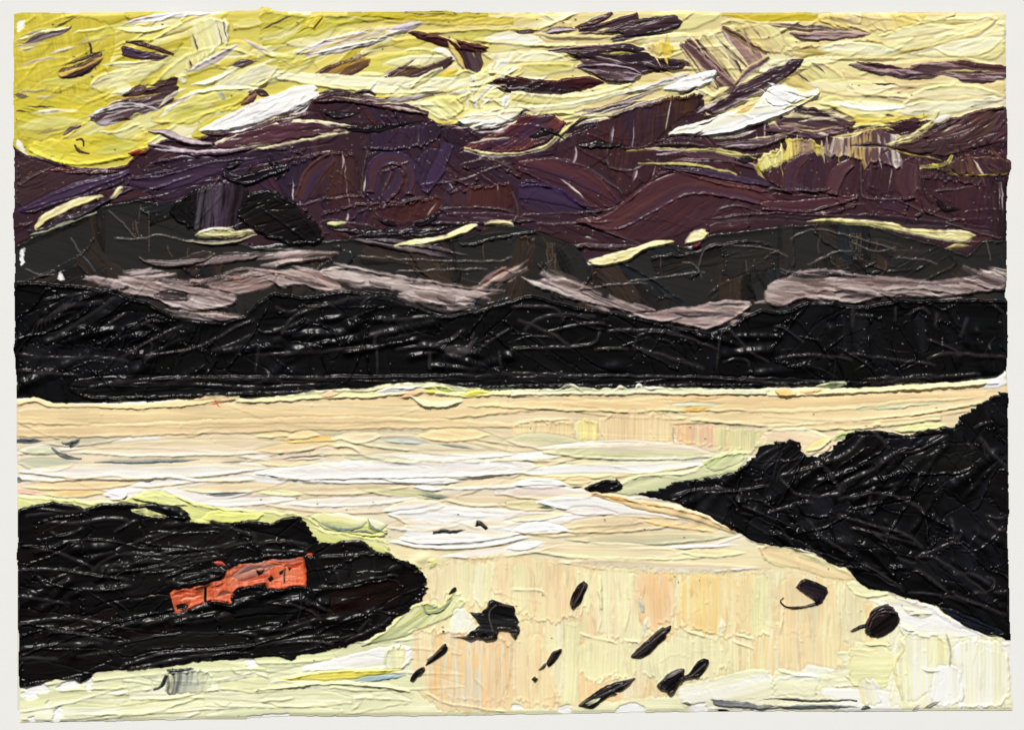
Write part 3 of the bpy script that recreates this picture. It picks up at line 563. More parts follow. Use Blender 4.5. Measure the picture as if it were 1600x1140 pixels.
# canvas threads showing where the knife scraped through
settle()
for x, y0, y1 in [(221, 318, 345), (233, 330, 395), (214, 345, 372), (262, 380, 402), (295, 385, 405), (855, 385, 412), (862, 380, 425), (868, 395, 425), (824, 362, 385), (1282, 368, 398), (1340, 368, 395), (1382, 405, 430), (1298, 405, 418), (1370, 375, 395), (1165, 405, 430), (1032, 400, 422), (757, 375, 405)]:
    ridge([(x, y0), (x+rng.normal()*2, (y0+y1)/2), (x+rng.normal()*6, y1)], .5, .8, (92, 76, 60), .1)
for x0, y0, nx, ny in [(856, 380, 4, 12), (1328, 365, 6, 9), (208, 345, 3, 8), (1334, 398, 5, 3), (680, 412, 8, 3)]:
    for i in range(nx):
        for j in range(ny):
            if rng.random() < .65:
                a, b = int(x0+i*3.4+rng.normal()*.4), int(y0+j*3.4); C[b:b+2, a:a+2] = (84, 70, 56); H[b:b+2, a:a+2] += .3
c = part('dark_patch', HILL, 'black square lump of paint over the left end of the hills')
daub('262,332 280,312 312,292 372,280 392,300 382,330 402,356 340,362 300,358 275,348', [(20, 15, 18), (26, 18, 22), (66, 50, 70), (74, 68, 76), (20, 16, 18), (14, 12, 14)], c, ang=97, h=3, streak=.3)
daub('368,332 388,300 430,298 452,310 492,346 506,370 500,380 462,386 430,376 398,362', [(16, 13, 14), (22, 16, 18), (12, 10, 12)], c, ang=-22, h=4, ridge=4)
stroke('350,272 380,285 410,272 450,262', [5, 9, 9, 5], [(18, 14, 18), (30, 22, 34)], c, h=4)
# dark strokes
lens(545, 372, 705, 402, 14, [(30, 24, 30), (44, 36, 42), (120, 108, 110), (24, 20, 24)], part('dark_stroke', HILL, 'dark tapering stroke in the middle of the hills'), bend=-8, h=4)
lens(560, 372, 730, 400, 5, [(90, 78, 84), (30, 24, 28)], HILL, bend=-4)
stroke('54,362 120,338 180,306 205,296', [3, 6, 5, 3], [(30, 24, 30), (60, 46, 60), (26, 22, 26)], HILL, h=3.5)
stroke('50,368 100,352 150,332', [2, 4, 2], [(160, 166, 130), (70, 70, 66)], HILL, h=3)
def dash(poly, cols, l, ang): daub(poly, cols, part('cream_dash', HILL, l), ang=ang, h=4.5, ridge=2.5, rough=.6)
CK = [(236, 226, 180), (228, 218, 164), (214, 204, 140)]
dash('51,357 64,336 100,318 130,306 166,305 148,315 108,330 76,345 58,360', CK, 'long cream dash at the far left of the hills', -25)
dash('170,313 184,293 192,291 193,297 180,310', CK, 'small cream dash beside the long one', -50)
dash('303,371 314,358 346,354 372,358 360,362 396,358 400,366 368,371 332,372', [WHT, (220, 212, 160), (196, 190, 130)], 'cream dash under the black lump', -3)
stroke('290,376 330,382 370,378 400,368', [1.5, 4, 4, 2], [(90, 84, 84), (170, 166, 130), (50, 46, 44)], HILL, h=3)
dash('510,348 522,345 546,347 530,355 512,353', [(216, 216, 170), (170, 176, 110)], 'tiny greenish cream dash right of the black lump', -6)
dash('608,384 640,375 690,370 718,356 734,349 747,350 740,360 702,375 650,386', [(226, 214, 136), CRM, (214, 202, 130)], 'cream yellow dash in the middle', -18)
dash('752,351 772,342 800,347 806,355 775,353', CK, 'short cream dash just right of the yellow one', 4)
dash('912,408 960,395 1000,385 1020,376 1056,375 1044,383 1010,390 984,408 960,414 934,418', CK, 'thin slanting cream dash right of centre', -17)
dash('1069,379 1080,362 1100,357 1110,365 1100,376 1082,381', [(240, 232, 184), (234, 224, 172)], 'rounded cream dab at the end of the slanting dash', -30)
daub('1078,384 1096,376 1098,384 1088,391', [(110, 44, 44), (70, 30, 34)], part('red_dab', HILL, 'maroon dab under the rounded cream dab'), ang=-20, h=4)
dash('1250,346 1300,340 1360,345 1402,349 1412,356 1460,359 1512,360 1527,369 1510,381 1488,378 1450,372 1400,362 1350,352 1300,349', [(238, 228, 180), (222, 210, 138), (240, 232, 190)], 'longest cream dash at the right of the hills', 7)
lens(1478, 387, 1516, 384, 5, [(210, 196, 120), (90, 76, 60)], HILL)
for a in ['560,400 640,406 780,410 800,402', '620,425 760,420', '400,388 520,396', '1235,372 1270,355 1330,370 1400,390', '1330,378 1370,396 1400,386', '1090,420 1100,385 1130,383 1200,388 1230,400', '1065,410 1085,412 1096,432',
          '1400,403 1440,405 1465,412', '1540,375 1548,405', '900,455 950,445 1010,442', '980,440 1060,430 1100,425', '1260,415 1300,395 1330,392', '40,420 60,432 90,428', '170,330 195,350 215,375', '110,370 125,395 150,425', '180,372 220,375 250,366 290,376', '350,395 420,398']:
    ridge(a, 2.6, 1.2, (86, 80, 76))
# ---------------------------------------------------------------- mist
MPAL = [(226, 212, 206), (206, 186, 180), (170, 145, 140), (150, 122, 118), (84, 70, 70), (120, 92, 86), (196, 170, 164), (60, 50, 52)]
def mist(poly, cols, l, ang, **k):
    pid = part('mist_streak', HILL, l)
    mist_(poly, cols, pid, ang, tear=4, **k); q = P(poly); ar = np.ptp(q[:, 0])*np.ptp(q[:, 1])
    scatter(poly, int(min(11, 3+ar/900)), (30, 90), (3, 7.), ang, lambda x, y: [grey(c) for c in MPAL+list(cols)]+[(52, 45, 46), (40, 35, 36)], pid, jit=2.5, rough=.8, soft=2, h=1.4, ridge=1.3, flat=.85, mix=.4, streak=.5)
def grey(c): m = sum(c)/3; return tuple(.93*(m+.8*(v-m)) for v in c)
def mist_(poly, cols, pid, ang, **k): cols = [grey(c) for c in cols]; daub(poly, cols, pid, ang=ang, h=3.6, ridge=k.pop('ridge', 4), streak=.8, fine=.22, sub=.7, **k)
MS = [(96, 78, 78), (160, 134, 132), (206, 188, 182), (176, 150, 146)]
stroke('225,408 290,414 360,405 425,398', [2, 7, 7, 3], [(70, 58, 60), (130, 112, 112), (40, 34, 34)], HILL, h=3)
stroke('220,405 245,418 300,415 330,402', [2, 4, 4, 2], [(110, 96, 94), (30, 26, 26)], HILL, h=3)
mist('183,424 215,418 235,430 300,440 380,428 428,420 424,432 370,438 300,450 230,442', [(50, 42, 42), (104, 86, 86), (44, 36, 36)], 'dark mauve streak over the left mist', -3)
mist('168,450 184,434 230,437 290,447 342,454 374,460 366,476 336,483 300,488 270,482 240,466 200,461', [(110, 92, 92), (178, 152, 148), (214, 198, 194), (150, 126, 124), (200, 180, 176)], 'pale pink mist streak at the left', 14)
daub('232,462 262,452 290,456 296,472 260,470', [(40, 34, 36), (90, 76, 78)], HILL, ang=14)
mist('308,446 326,432 372,429 406,434 430,426 428,450 402,456 370,462 340,453', [(186, 132, 118), (200, 152, 138), (150, 116, 110), (206, 180, 174)], 'salmon pink mist streak beside the pale one', -8)
mist('250,480 300,488 352,494 384,494 360,502 318,504 282,498', [(120, 106, 106), (70, 60, 62), (160, 140, 136)], 'grey lower edge of the left mist', 6)
mist('425,440 432,424 460,420 492,420 520,430 536,452 512,459 490,453 470,445 440,450', [(150, 112, 100), (206, 180, 172), (190, 160, 152), (214, 196, 188)], 'rosy mist streak left of centre', 14)
mist('496,420 540,415 572,420 622,430 682,440 752,450 796,454 762,463 740,470 692,478 668,474 640,463 620,454 570,450 540,445 515,436', [(130, 108, 104), (200, 178, 172), (216, 200, 194), (190, 164, 158), (214, 198, 192)], 'longest pale mist streak in the middle', 10)
mist('620,454 650,462 690,476 742,470 735,482 692,494 664,484', [(170, 146, 142), (206, 186, 180), (120, 100, 98)], 'lower fork of the middle mist', 14)
mist('428,420 436,404 458,394 492,392 524,397 512,405 472,410 440,416', [(104, 60, 50), (150, 122, 118), (170, 146, 140)], 'mauve mist stroke above the rosy one', -8)
mist('756,440 772,425 788,416 806,424 802,440 780,444', [(196, 166, 150), (130, 60, 50), (206, 184, 172)], 'rusty flick of mist right of centre', -30)
mist('828,446 850,434 892,436 932,455 905,452 942,466 1002,476 1032,485 1000,491 960,483 920,475 890,470 860,456', [(110, 92, 92), (176, 150, 146), (214, 196, 190), (96, 80, 82)], 'slanting mist streak right of centre', 20)
mist('976,493 1030,485 1062,480 1092,479 1112,470 1172,469 1176,478 1156,495 1126,509 1100,516 1050,506 1000,498', [(196, 176, 166), (150, 118, 114), (180, 150, 144), (206, 186, 180)], 'broad mauve mist streak dipping into the black shore', 2)
mist('1192,458 1206,440 1250,424 1312,430 1402,431 1442,440 1502,434 1540,430 1576,428 1576,452 1522,460 1452,466 1392,462 1342,476 1292,470 1252,466 1222,482 1198,478', [(130, 110, 108), (110, 84, 80), (150, 122, 118), (196, 174, 168), (130, 106, 104)], 'long mauve mist streak at the right', 4)
mist('1240,426 1270,420 1312,424 1310,434 1270,434', [(170, 146, 142), (130, 104, 100)], 'small upper layer of the right mist', 4)
mist('1270,452 1330,450 1360,458 1350,470 1310,474 1270,466', [(120, 96, 92), (186, 162, 158), (206, 186, 180)], 'middle layer of the right mist', 6)
mist('1370,452 1420,446 1490,454 1500,466 1440,464 1390,462', [(170, 146, 142), (214, 198, 192), (150, 126, 122)], 'lighter layer of the right mist', 4)
mist('1530,424 1556,420 1578,424 1578,450 1555,455 1520,446', [(214, 206, 190), (130, 110, 106), (190, 170, 166)], 'pale end of the right mist', 20)
SUB = .25
# ---------------------------------------------------------------- black shore
SHOREP = P('18,440 60,441 110,446 168,452 200,464 230,472 250,482 270,494 300,502 350,504 382,494 400,476 430,457 470,464 500,462 535,454 570,457 612,458 640,474 690,496 740,487 790,472 830,460 870,472 900,480 960,489 1020,503 1060,514 1110,520 1140,512 1162,496 1190,484 1222,488 1262,472 1300,474 1340,480 1400,470 1480,467 1590,470 1590,579 1552,590 1500,596 1400,600 1375,609 1360,613 1330,606 1290,604 1200,606 1100,608 1060,609 1000,607 900,611 850,613 800,608 760,609 700,613 650,606 600,608 560,613 500,616 460,619 420,621 370,623 300,624 220,627 150,629 90,630 60,620 18,624')
smk = daub(SHOREP, tear=0, sub=0, cols=[(8, 8, 10)], pid=SHORE, smooth=0, ang=3, h=3.4, ridge=3, streak=.4, push=270)
SMK = np.zeros((GH, GW), np.float32); SMK[box(SHOREP, 8)] = smk
bp = lambda x, y: [(7, 7, 9), (9, 8, 9), (12, 12, 16), (6, 6, 7), (14, 13, 14)]
def crests(poly, n, ln, ang, hg=(1.6, 3.4), col=None, jit=.3, curl=.15):
    p = P(poly); lo = p.min(0); hi = p.max(0); c = 0
    while c < n:
        x = rng.uniform(lo[0], hi[0]); y = rng.uniform(lo[1], hi[1])
        if not inpoly(p, x, y): continue
        a = math.radians(ang(x, y) if callable(ang) else ang)+rng.normal()*jit; L = rng.uniform(*ln); pts = [(x, y)]
        for _ in range(5):
            x += math.cos(a)*L/5; y += math.sin(a)*L/5; a += rng.normal()*curl; pts.append((x, y))
        if inpoly(p, x, y): ridge(pts, rng.uniform(*hg), rng.uniform(.8, 1.3), col)
        c += 1
scatter(SHOREP, 64, (50, 150), (12, 30), lambda x, y: -28 if y < 545 and x < 420 else (85 if y > 545 or x > 1180 else -10), bp, SHORE, clip=SMK, jit=26, h=1.8, ridge=3.6, shape='rect', grain=.15, sub=0)
daub('40,535 130,538 200,545 200,580 60,578 30,565', [(18, 18, 22), (14, 14, 18), (22, 22, 26)], SHORE, ang=90, h=1, clip=SMK, ridge=2)  # soft bluish grey sheen painted into the black
for x in (1320, 1345, 1440, 1572): daub([(x-16, 490), (x+12, 490), (x+16, 552), (x-12, 552)], [(8, 8, 9), (20, 20, 24), (8, 8, 10)], SHORE, ang=88, h=1, clip=SMK, ridge=2.5)  # upright sheens on the black, put into the colour
daub('130,585 400,585 800,583 1100,585 1240,590 1350,594 1350,600 1100,606 800,606 500,614 300,622 150,626 100,610', [(10, 9, 11), (26, 24, 26), (8, 8, 9), (18, 17, 18), (6, 6, 8)], SHORE, ang=-1, clip=SMK, h=2.5, grain=1.6, fine=.2)
GREY = (40, 37, 38)
crests('130,584 700,584 1250,586 1250,602 700,604 400,618 130,624', 34, (40, 150), -1, (1.4, 3.), (36, 34, 35), .06, .1)
for a in ['70,468 130,458 200,450', '60,505 100,478 160,470', '82,530 145,490 180,464', '160,513 195,490', '190,558 250,525 285,508', '225,505 250,515', '30,552 60,558 110,560 150,556 200,565', '205,558 300,548 340,528 370,510 398,500', '330,548 360,540 400,520', '30,578 60,582 120,586',
          '400,580 405,545', '590,582 589,545', '672,575 671,550', '783,570 780,550', '440,520 460,490 520,475', '400,555 480,550 540,545 590,540', '430,478 450,490 500,475 520,472', '520,475 545,465 600,462 640,480 700,490', '565,475 580,462 620,465 670,485 720,488',
          '600,500 660,497 720,490 800,465', '585,540 588,518 620,515', '620,545 660,540 700,535 725,515', '740,520 735,545', '690,540 700,550 740,552 770,530 800,512', '800,545 900,542 930,538 938,518', '850,520 900,508 945,503', '930,545 980,545', '990,540 998,518 1060,522 1120,545', '990,542 1050,560 1100,575', '950,518 1000,515 1060,520', '1120,575 1124,520 1140,515', '1130,565 1155,558 1170,565 1170,572', '1140,515 1170,550 1200,565',
          '1215,560 1260,554 1300,556 1330,562', '1330,552 1400,562 1460,570', '1450,560 1480,550 1570,558', '1330,492 1362,494', '1420,492 1440,480 1452,490', '1462,510 1464,490', '1450,530 1490,545 1500,556', '1500,525 1512,495', '1550,475 1570,490', '1398,500 1399,480', '1332,480 1333,510', '1210,510 1225,512 1255,535',
          '140,605 190,595 300,590 500,590 700,588', '300,600 400,606 500,600', '700,586 800,582 950,588 1100,588 1230,600', '1360,600 1440,590 1530,584', '800,480 870,478 880,500', '820,515 850,490 930,495', '810,500 860,520 890,540']:
    ridge(a, rng.uniform(1.2, 3.8), rng.uniform(1.7, 2.5), GREY, rough=.6)
def swell(poly, n, ln, ang, hg=(2.5, 5), w=(4, 9)):
    p = P(poly); lo = p.min(0); hi = p.max(0); c = 0
    while c < n:
        x = rng.uniform(lo[0], hi[0]); y = rng.uniform(lo[1], hi[1])
        if not inpoly(p, x, y): continue
        a = math.radians(ang(x, y) if callable(ang) else ang)+rng.normal()*.25; L = rng.uniform(*ln)*.5
        ridge([(x-math.cos(a)*L, y-math.sin(a)*L), (x+rng.normal()*4, y+rng.normal()*4), (x+math.cos(a)*L, y+math.sin(a)*L)], rng.uniform(*hg), rng.uniform(*w), rough=.5); c += 1
swell('30,455 250,500 480,480 800,500 1100,530 1560,490 1560,580 800,585 30,590', 44, (40, 140), lambda x, y: -24 if x < 450 else (80 if x > 1250 else -6))
crests('330,560 400,500 560,490 800,500 1100,540 1100,545 600,550 400,560', 26, (20, 70), -12, (1.4, 3), (34, 32, 32), .5, .3)
crests('30,450 250,490 400,505 380,560 30,600', 14, (20, 80), -25, (1.4, 3), (34, 32, 32), .3)
crests('1200,500 1560,490 1560,575 1200,600', 12, (15, 60), -5, (1.4, 3), (34, 32, 32), .5)
crests('1350,590 1480,583 1500,594 1380,606 1330,602', 30, (25, 70), -3, (1.6, 3.2), (34, 32, 32), .1)
for k in range(9): ridge([(50+k*7, 525-k*5.4), (52+k*7, 512-k*4.6), (58+k*7, 505-k*5)], 2.5, 1, GREY)
for k in range(8):
    ridge([(690+k*2, 545+k*1.5), (706, 540+k*2.4), (728, 542+k*2.2), (745-k, 528+k*2)], 2.2, .9, (70, 64, 64))
# ---------------------------------------------------------------- water
WATERP = P('18,626 60,622 90,632 220,630 370,626 500,618 560,615 600,610 650,608 700,614 800,610 900,612 1000,609 1100,610 1200,608 1290,606 1340,608 1400,602 1500,598 1552,592 1574,578 1595,590 1595,1120 1400,1114 1200,1114 1000,1115 660,1120 400,1124 100,1130 18,1132')
def wcol(y): return None
wm = daub(WATERP, tear=0, sub=0, cols=[(232, 210, 166), (232, 212, 174), (234, 220, 194), (236, 226, 196), (236, 222, 178), (236, 226, 180), (236, 232, 190), (236, 234, 196)], pid=WATER, smooth=0, ang=0, h=2, ridge=2, streak=.08)
WM = np.zeros((GH, GW), np.float32); WM[box(WATERP, 8)] = wm
PEA = (236, 212, 164); BEI = (226, 208, 174); BE2 = (218, 204, 172); WW = (244, 238, 232); WL = (238, 230, 224); SAG = (208, 206, 166); CG = (236, 232, 184); LIM = (226, 228, 140); ORG = (238, 196, 142); SLA = (62, 74, 84)
def wpal(x, y):
    if y < 675: return [PEA, (232, 208, 162), (228, 206, 160), (238, 216, 172), (226, 204, 164)]
    if y < 712: return [BEI, BE2, (228, 212, 178), (214, 204, 166), (236, 218, 180)]
    if y < 765: return [WW, WL, BEI, (240, 228, 210), (232, 220, 196)]
    return [WL, BEI, (236, 220, 186), (240, 228, 206), PEA, (228, 214, 176)]
UP = '20,630 600,615 1560,600 1480,660 1180,690 1100,745 1060,800 1180,860 1000,870 640,860 560,830 300,790 20,770'
scatter(UP, 130, (120, 420), (5, 15), lambda x, y: -1, wpal, WATER, clip=WM, jit=2.5, h=1.7, ridge=2.6, push=90, n=None) if False else None
scatter(UP, 30, (200, 460), (10, 24), lambda x, y: -1, wpal, WATER, clip=WM, jit=2.5, h=1.5, ridge=1.4, push=90, streak=.5, rough=.5)
W = lambda x0, y0, x1, y1, w, cols, bend=0, p=WATER, **k: lens(x0, y0, x1, y1, w, cols, p, bend=bend, h=k.pop('h', 1.4), ridge=k.pop('ridge', 2.3), push=k.pop('push', 90), clip=WM, rough=k.pop('rough', .55), rim=.2, **k)
# peach band under the shore
stroke('15,650 200,648 420,645 640,648 800,640 900,636', [12, 20, 18, 16, 10, 1], [(222, 204, 164), PEA, (230, 206, 158), (224, 200, 154)], WATER, h=2, push=90, clip=WM, ridge=1.2)
stroke('15,676 200,672 400,664 600,660 800,664 880,666', [8, 12, 12, 12, 8, 1], [(238, 214, 168), (226, 202, 156), (230, 206, 164)], WATER, h=2, push=90, clip=WM, ridge=1.2)
stroke('700,634 800,632 950,635 1100,630 1250,632 1400,625 1540,615', [1, 8, 12, 14, 14, 12, 6], [PEA, (234, 206, 156), (226, 206, 162)], WATER, h=2, push=90, clip=WM)
stroke('1080,655 1250,652 1400,640 1490,630 1560,622', [4, 16, 14, 14, 6], [(228, 206, 160), PEA, (236, 214, 170), (214, 206, 162)], WATER, h=2, clip=WM, push=90)
stroke('1200,668 1350,664 1470,652', [6, 8, 6], [(236, 214, 168), (228, 204, 160), (206, 208, 160)], WATER, h=2, clip=WM, push=90)
stroke('1340,640 1430,632 1480,628', [2, 4, 2], [(206, 202, 162), (190, 196, 160)], WATER, h=1, clip=WM)
# crest of light paint along the shore
crest = part('light_stroke', WATER, 'cream and green crest of paint along the foot of the shore')
stroke('26,632 58,622 72,634 150,634 220,636 300,630 335,622 372,622', [4, 5, 3, 4, 5, 6, 7, 4], [(240, 220, 178), (230, 206, 156), (238, 214, 166)], crest, h=2.2, ridge=2.6, push=90)
stroke('370,626 430,624 500,616 560,616 600,610 660,606 690,608 720,614 800,612', [4, 5, 7, 8, 9, 10, 9, 8, 6], [(240, 236, 200), (226, 228, 170), (238, 220, 176)], crest, h=2.6, ridge=2.8, push=90)
stroke('800,614 870,612 900,610 960,613 1000,609 1060,612 1130,612 1200,612', [6, 6, 7, 6, 7, 6, 6, 6], [(236, 232, 196), (206, 210, 178), (242, 228, 186)], crest, h=2.6, ridge=2.8, push=90)
stroke('1200,616 1280,612 1360,610 1420,606 1500,600 1560,596', [4, 5, 5, 5, 5, 4], [(240, 230, 190), (232, 226, 176), (234, 218, 170)], crest, h=3, ridge=4, push=90)
lens(588, 612, 665, 604, 5, [WL, (226, 226, 224)], crest, h=3); lens(625, 620, 662, 612, 5, [(236, 170, 124), (240, 200, 160)], crest, h=3.5)
lens(664, 613, 680, 612, 3.5, [(240, 226, 60), (230, 220, 90)], crest); lens(722, 617, 765, 612, 5, [(240, 230, 80), (228, 222, 110)], crest)
lens(678, 604, 712, 612, 5, [(214, 220, 150), (196, 206, 110)], crest); lens(500, 618, 532, 614, 5, [(240, 214, 180), (230, 180, 140)], crest)
stroke('640,618 660,630 690,634 720,626', [2, 6, 6, 2], [(230, 232, 190), (206, 210, 170)], crest, h=4, ridge=5, push=90)
lens(330, 632, 355, 626, 1.3, [(206, 90, 50)], crest); lens(336, 625, 344, 636, 1, [(206, 90, 50)], crest)
for a, cc in [('870,610 888,601 900,606 910,612', (206, 212, 184)), ('960,610 968,604 978,606', (236, 232, 210)), ('995,608 998,600 1003,608', (236, 232, 226)), ('1008,606 1034,607', (230, 228, 210))]:
    stroke(a, [2, 4, 2], [cc, (236, 230, 196)], crest, h=3.5)
daub('1207,612 1218,606 1232,606 1246,614 1232,620 1214,618', [(240, 206, 150), (228, 176, 104)], part('orange_dab', WATER, 'orange peach dab on the crest at the right'), ang=20, h=4)
daub('1242,613 1266,608 1284,606 1286,612 1262,617', [(240, 206, 160), ORG], crest, ang=0, h=3)
daub('1268,604 1300,594 1324,597 1312,607 1284,607', [(196, 208, 168), (214, 220, 180)], part('green_dab', WATER, 'pale green dab on the crest below the black shore'), ang=-6, h=4)
daub('1528,606 1552,592 1573,577 1576,600 1556,609', [WHT, WW], part('light_stroke', WATER, 'white corner where shore and water meet the right edge'), ang=-30, h=2)
lens(1030, 625, 1160, 618, 3, [(236, 190, 130), PEA], WATER, clip=WM); lens(1068, 641, 1110, 638, 5, [(232, 172, 66), (240, 200, 120)], part('orange_dab', WATER, 'ochre dab in the peach band'), h=2)
W(1040, 632, 1130, 632, 4, [(206, 208, 182), (220, 216, 180)]); W(1020, 652, 1080, 652, 6, [(222, 214, 176), PEA])
# upright peach panels
for q, cc in [('796,660 885,654 897,664 898,685 860,690 800,684', [(238, 214, 164), (240, 218, 170)]), ('898,656 934,653 936,692 900,688', [PEA, (244, 226, 150), CG]),
              ('934,652 990,640 1050,648 1056,694 990,692 938,690', [PEA, (240, 214, 168), (236, 210, 164), (240, 216, 170)]), ('1052,662 1120,666 1180,672 1205,690 1185,712 1120,700 1060,695', [(226, 222, 168), (214, 212, 160), (236, 220, 170), (232, 190, 160), (240, 206, 150)])]:
    daub(q, cc, WATER, ang=90, h=1.2, ridge=2.2, streak=.5)
ridge('1052,668 1053,690', 1.5, 1, (150, 150, 130)); ridge('932,655 935,675 934,690', 2.4); ridge('890,655 898,668 897,684', 2.6); ridge('800,660 860,655 888,656', 2.6)
# mid water strokes, left
W(65, 692, 195, 684, 7, [(206, 196, 164), (190, 184, 160), BEI], 3); 
def slate(l=None): return part('slate_dab', WATER, l)
lens(22, 690, 66, 688, 5, [SLA, (110, 116, 120)], slate(), n0=.8, h=1.5); daub('99,688 112,689 128,683 125,693 112,700 103,694', [(96, 106, 108), (50, 62, 68), (120, 124, 120)], slate(), ang=-40, h=1.8)
W(110, 706, 520, 700, 15, [(222, 206, 170), BEI, (232, 216, 190), (238, 226, 206)], -4)
W(28, 704, 100, 706, 8, [(226, 222, 196), (206, 206, 176), (190, 196, 170)], -2); stroke('82,700 95,712 125,717', [1.5, 3.5, 1.5], [SLA, (120, 124, 120)], slate(), h=1.5)
W(28, 722, 120, 724, 12, [(190, 194, 170), (206, 204, 176), (226, 216, 190)], 4)
W(28, 736, 420, 731, 15, [(214, 204, 168), (236, 228, 216), WW, (230, 216, 190)], 3, h=2.4)
W(150, 722, 310, 719, 3.5, [(190, 190, 170), SLA, (110, 116, 116)], 0, slate()); W(345, 722, 385, 721, 2, [(110, 112, 104), BEI], 0)
ridge('28,748 80,752 135,748 168,742 210,748 260,744 310,751 400,750', 3.6, 1.6, (222, 206, 170)); W(24, 748, 34, 752, 5, [SLA, BEI], 0, slate())
W(24, 760, 230, 754, 8, [(240, 208, 168), PEA, (236, 200, 160)], 2); lens(24, 767, 80, 773, 3, [(226, 160, 136), (240, 214, 190)], WATER, h=1.6)
W(200, 760, 320, 750, 8, [WW, WL, PEA], -2); W(280, 764, 460, 758, 9, [BEI, (232, 212, 170), WL], 2); W(325, 773, 384, 770, 3, [SLA, (150, 150, 140)], 0, slate())
W(60, 770, 170, 768, 7, [(240, 222, 180), (226, 196, 130), (240, 230, 196)], 3)
W(300, 786, 470, 778, 8, [WL, WW, (240, 226, 206)], 2)
daub('164,767 180,764 196,763 204,778 182,783 163,776', [WW, (238, 234, 236)], part('light_stroke', WATER, 'white block above the left headland'), ang=-10, h=3)
# mid water strokes, centre
W(395, 682, 470, 680, 6, [PEA, (240, 214, 164)], -2); W(440, 690, 570, 680, 5, [(230, 184, 100), (236, 204, 140)], 2, part('orange_dab', WATER, 'ochre streak left of centre in the water')); W(448, 684, 502, 680, 8, [(242, 220, 172), (238, 210, 158)], -3)
W(400, 704, 520, 692, 9, [(228, 210, 160), (236, 206, 164), BEI], 2); W(545, 680, 660, 680, 4, [PEA, (226, 190, 120), BEI])
W(520, 684, 800, 716, 15, [(216, 206, 176), BE2, (226, 214, 184), (206, 204, 172)], -6); W(525, 682, 600, 680, 10, [(232, 216, 178), BEI], 3)
W(595, 687, 668, 692, 5, [(190, 196, 190), (176, 186, 186), BE2]); W(688, 694, 738, 701, 1.8, [(130, 140, 130), (90, 104, 100)], 0)
W(652, 680, 768, 679, 12, [(240, 216, 166), (238, 214, 164)], 0); W(560, 712, 830, 708, 9, [BE2, (226, 216, 196), WW, WL], 2)
ridge('520,698 548,696 560,706 580,716 630,722 680,720 740,722 800,718 860,720', 3.8, 1.7, (232, 216, 184)); W(540, 716, 640, 718, 6, [(206, 206, 170), (190, 200, 180)])
W(400, 738, 830, 730, 20, [(222, 212, 184), WL, WW, WHT, (236, 226, 206)], 3, h=2.4); W(440, 718, 512, 714, 4, [SLA, BEI, BE2], 0, slate()); W(396, 722, 505, 720, 6, [BEI, (236, 222, 180)], 4)
W(590, 747, 730, 751, 7, [WHT, WHT], 2, part('light_stroke', WATER, 'bright white stroke in the middle of the water'), h=3); W(760, 735, 850, 726, 8, [PEA, BEI], 2)
W(640, 758, 700, 762, 6, [WW, WHT], 2, h=3); W(680, 762, 860, 756, 9, [BEI, (238, 224, 190), WL], -3)
W(420, 764, 650, 758, 10, [(222, 210, 176), BEI, (230, 216, 180)], 4); W(560, 764, 712, 778, 7, [(206, 204, 156), (196, 196, 150), BEI], 2); W(655, 773, 708, 779, 3, [(110, 120, 110), (70, 84, 80)], 0, slate())
W(440, 786, 660, 778, 9, [WL, (236, 226, 210), WW], 2); W(400, 768, 480, 772, 6, [(232, 224, 170), (240, 232, 190)]); W(600, 798, 700, 790, 12, [(236, 222, 190), WW, WHT], -3, h=2.8)
W(690, 780, 830, 782, 10, [BEI, (230, 216, 184)], 2); W(700, 800, 830, 798, 9, [(232, 216, 176), (206, 210, 170), WL], 2)
W(600, 822, 740, 812, 12, [(238, 214, 176), BEI, WL], 2); W(720, 818, 830, 806, 11, [WL, WW, PEA], 4); W(610, 846, 830, 838, 13, [PEA, WW, WHT, (236, 220, 190)], 4, h=2.6)
W(690, 868, 880, 850, 10, [BEI, WW, (240, 226, 196)], 3)
daub('410,738 480,724 580,718 700,722 830,718 832,738 760,746 640,748 520,750 440,752', [(230, 222, 206), WHT, WL, WHT, (236, 228, 212)], WATER, ang=-1, h=2.4, ridge=3, push=90, tear=24, rough=.6, sub=.4)
daub('600,802 660,792 720,790 800,796 900,800 1000,806 1010,820 900,826 830,832 760,848 660,852 620,842 640,826', [WL, WHT, (236, 222, 196), WHT, WL], WATER, ang=2, h=2.4, ridge=3, push=90, tear=30, rough=.6, sub=.5)
# mid water strokes, right of centre
W(790, 688, 918, 697, 14, [(214, 206, 168), (206, 202, 164), BE2], -3); W(790, 714, 925, 700, 8, [WL, WW, (236, 222, 196)], 3)
W(850, 706, 1130, 712, 17, [(228, 216, 194), (222, 212, 184), (206, 206, 160), WL], -6, h=2.4); W(830, 700, 1010, 692, 3, [WW, (240, 226, 200)], -2)
W(800, 738, 1110, 724, 13, [(206, 206, 166), WW, WHT, (240, 226, 180)], 2, h=2.4); W(790, 748, 1010, 742, 6, [(240, 226, 176), (236, 216, 170)])
W(800, 757, 888, 757, 9, [WW, WHT], -2, part('light_stroke', WATER, 'white dab left of the small black islet'), h=3); W(880, 752, 930, 750, 7, [PEA, (240, 214, 170)])
W(780, 770, 940, 774, 13, [WL, (230, 216, 204), BEI], -2); W(780, 788, 878, 792, 10, [(226, 214, 180), (216, 206, 160), BEI], 0); W(842, 793, 876, 790, 2.5, [(60, 84, 74)], 0, slate())
W(840, 784, 1060, 810, 17, [BEI, WW, WHT, WW], -8, h=2.6); W(880, 798, 965, 802, 8, [WL, (232, 218, 210)], -2); W(790, 812, 890, 800, 6, [PEA, WL], 3)
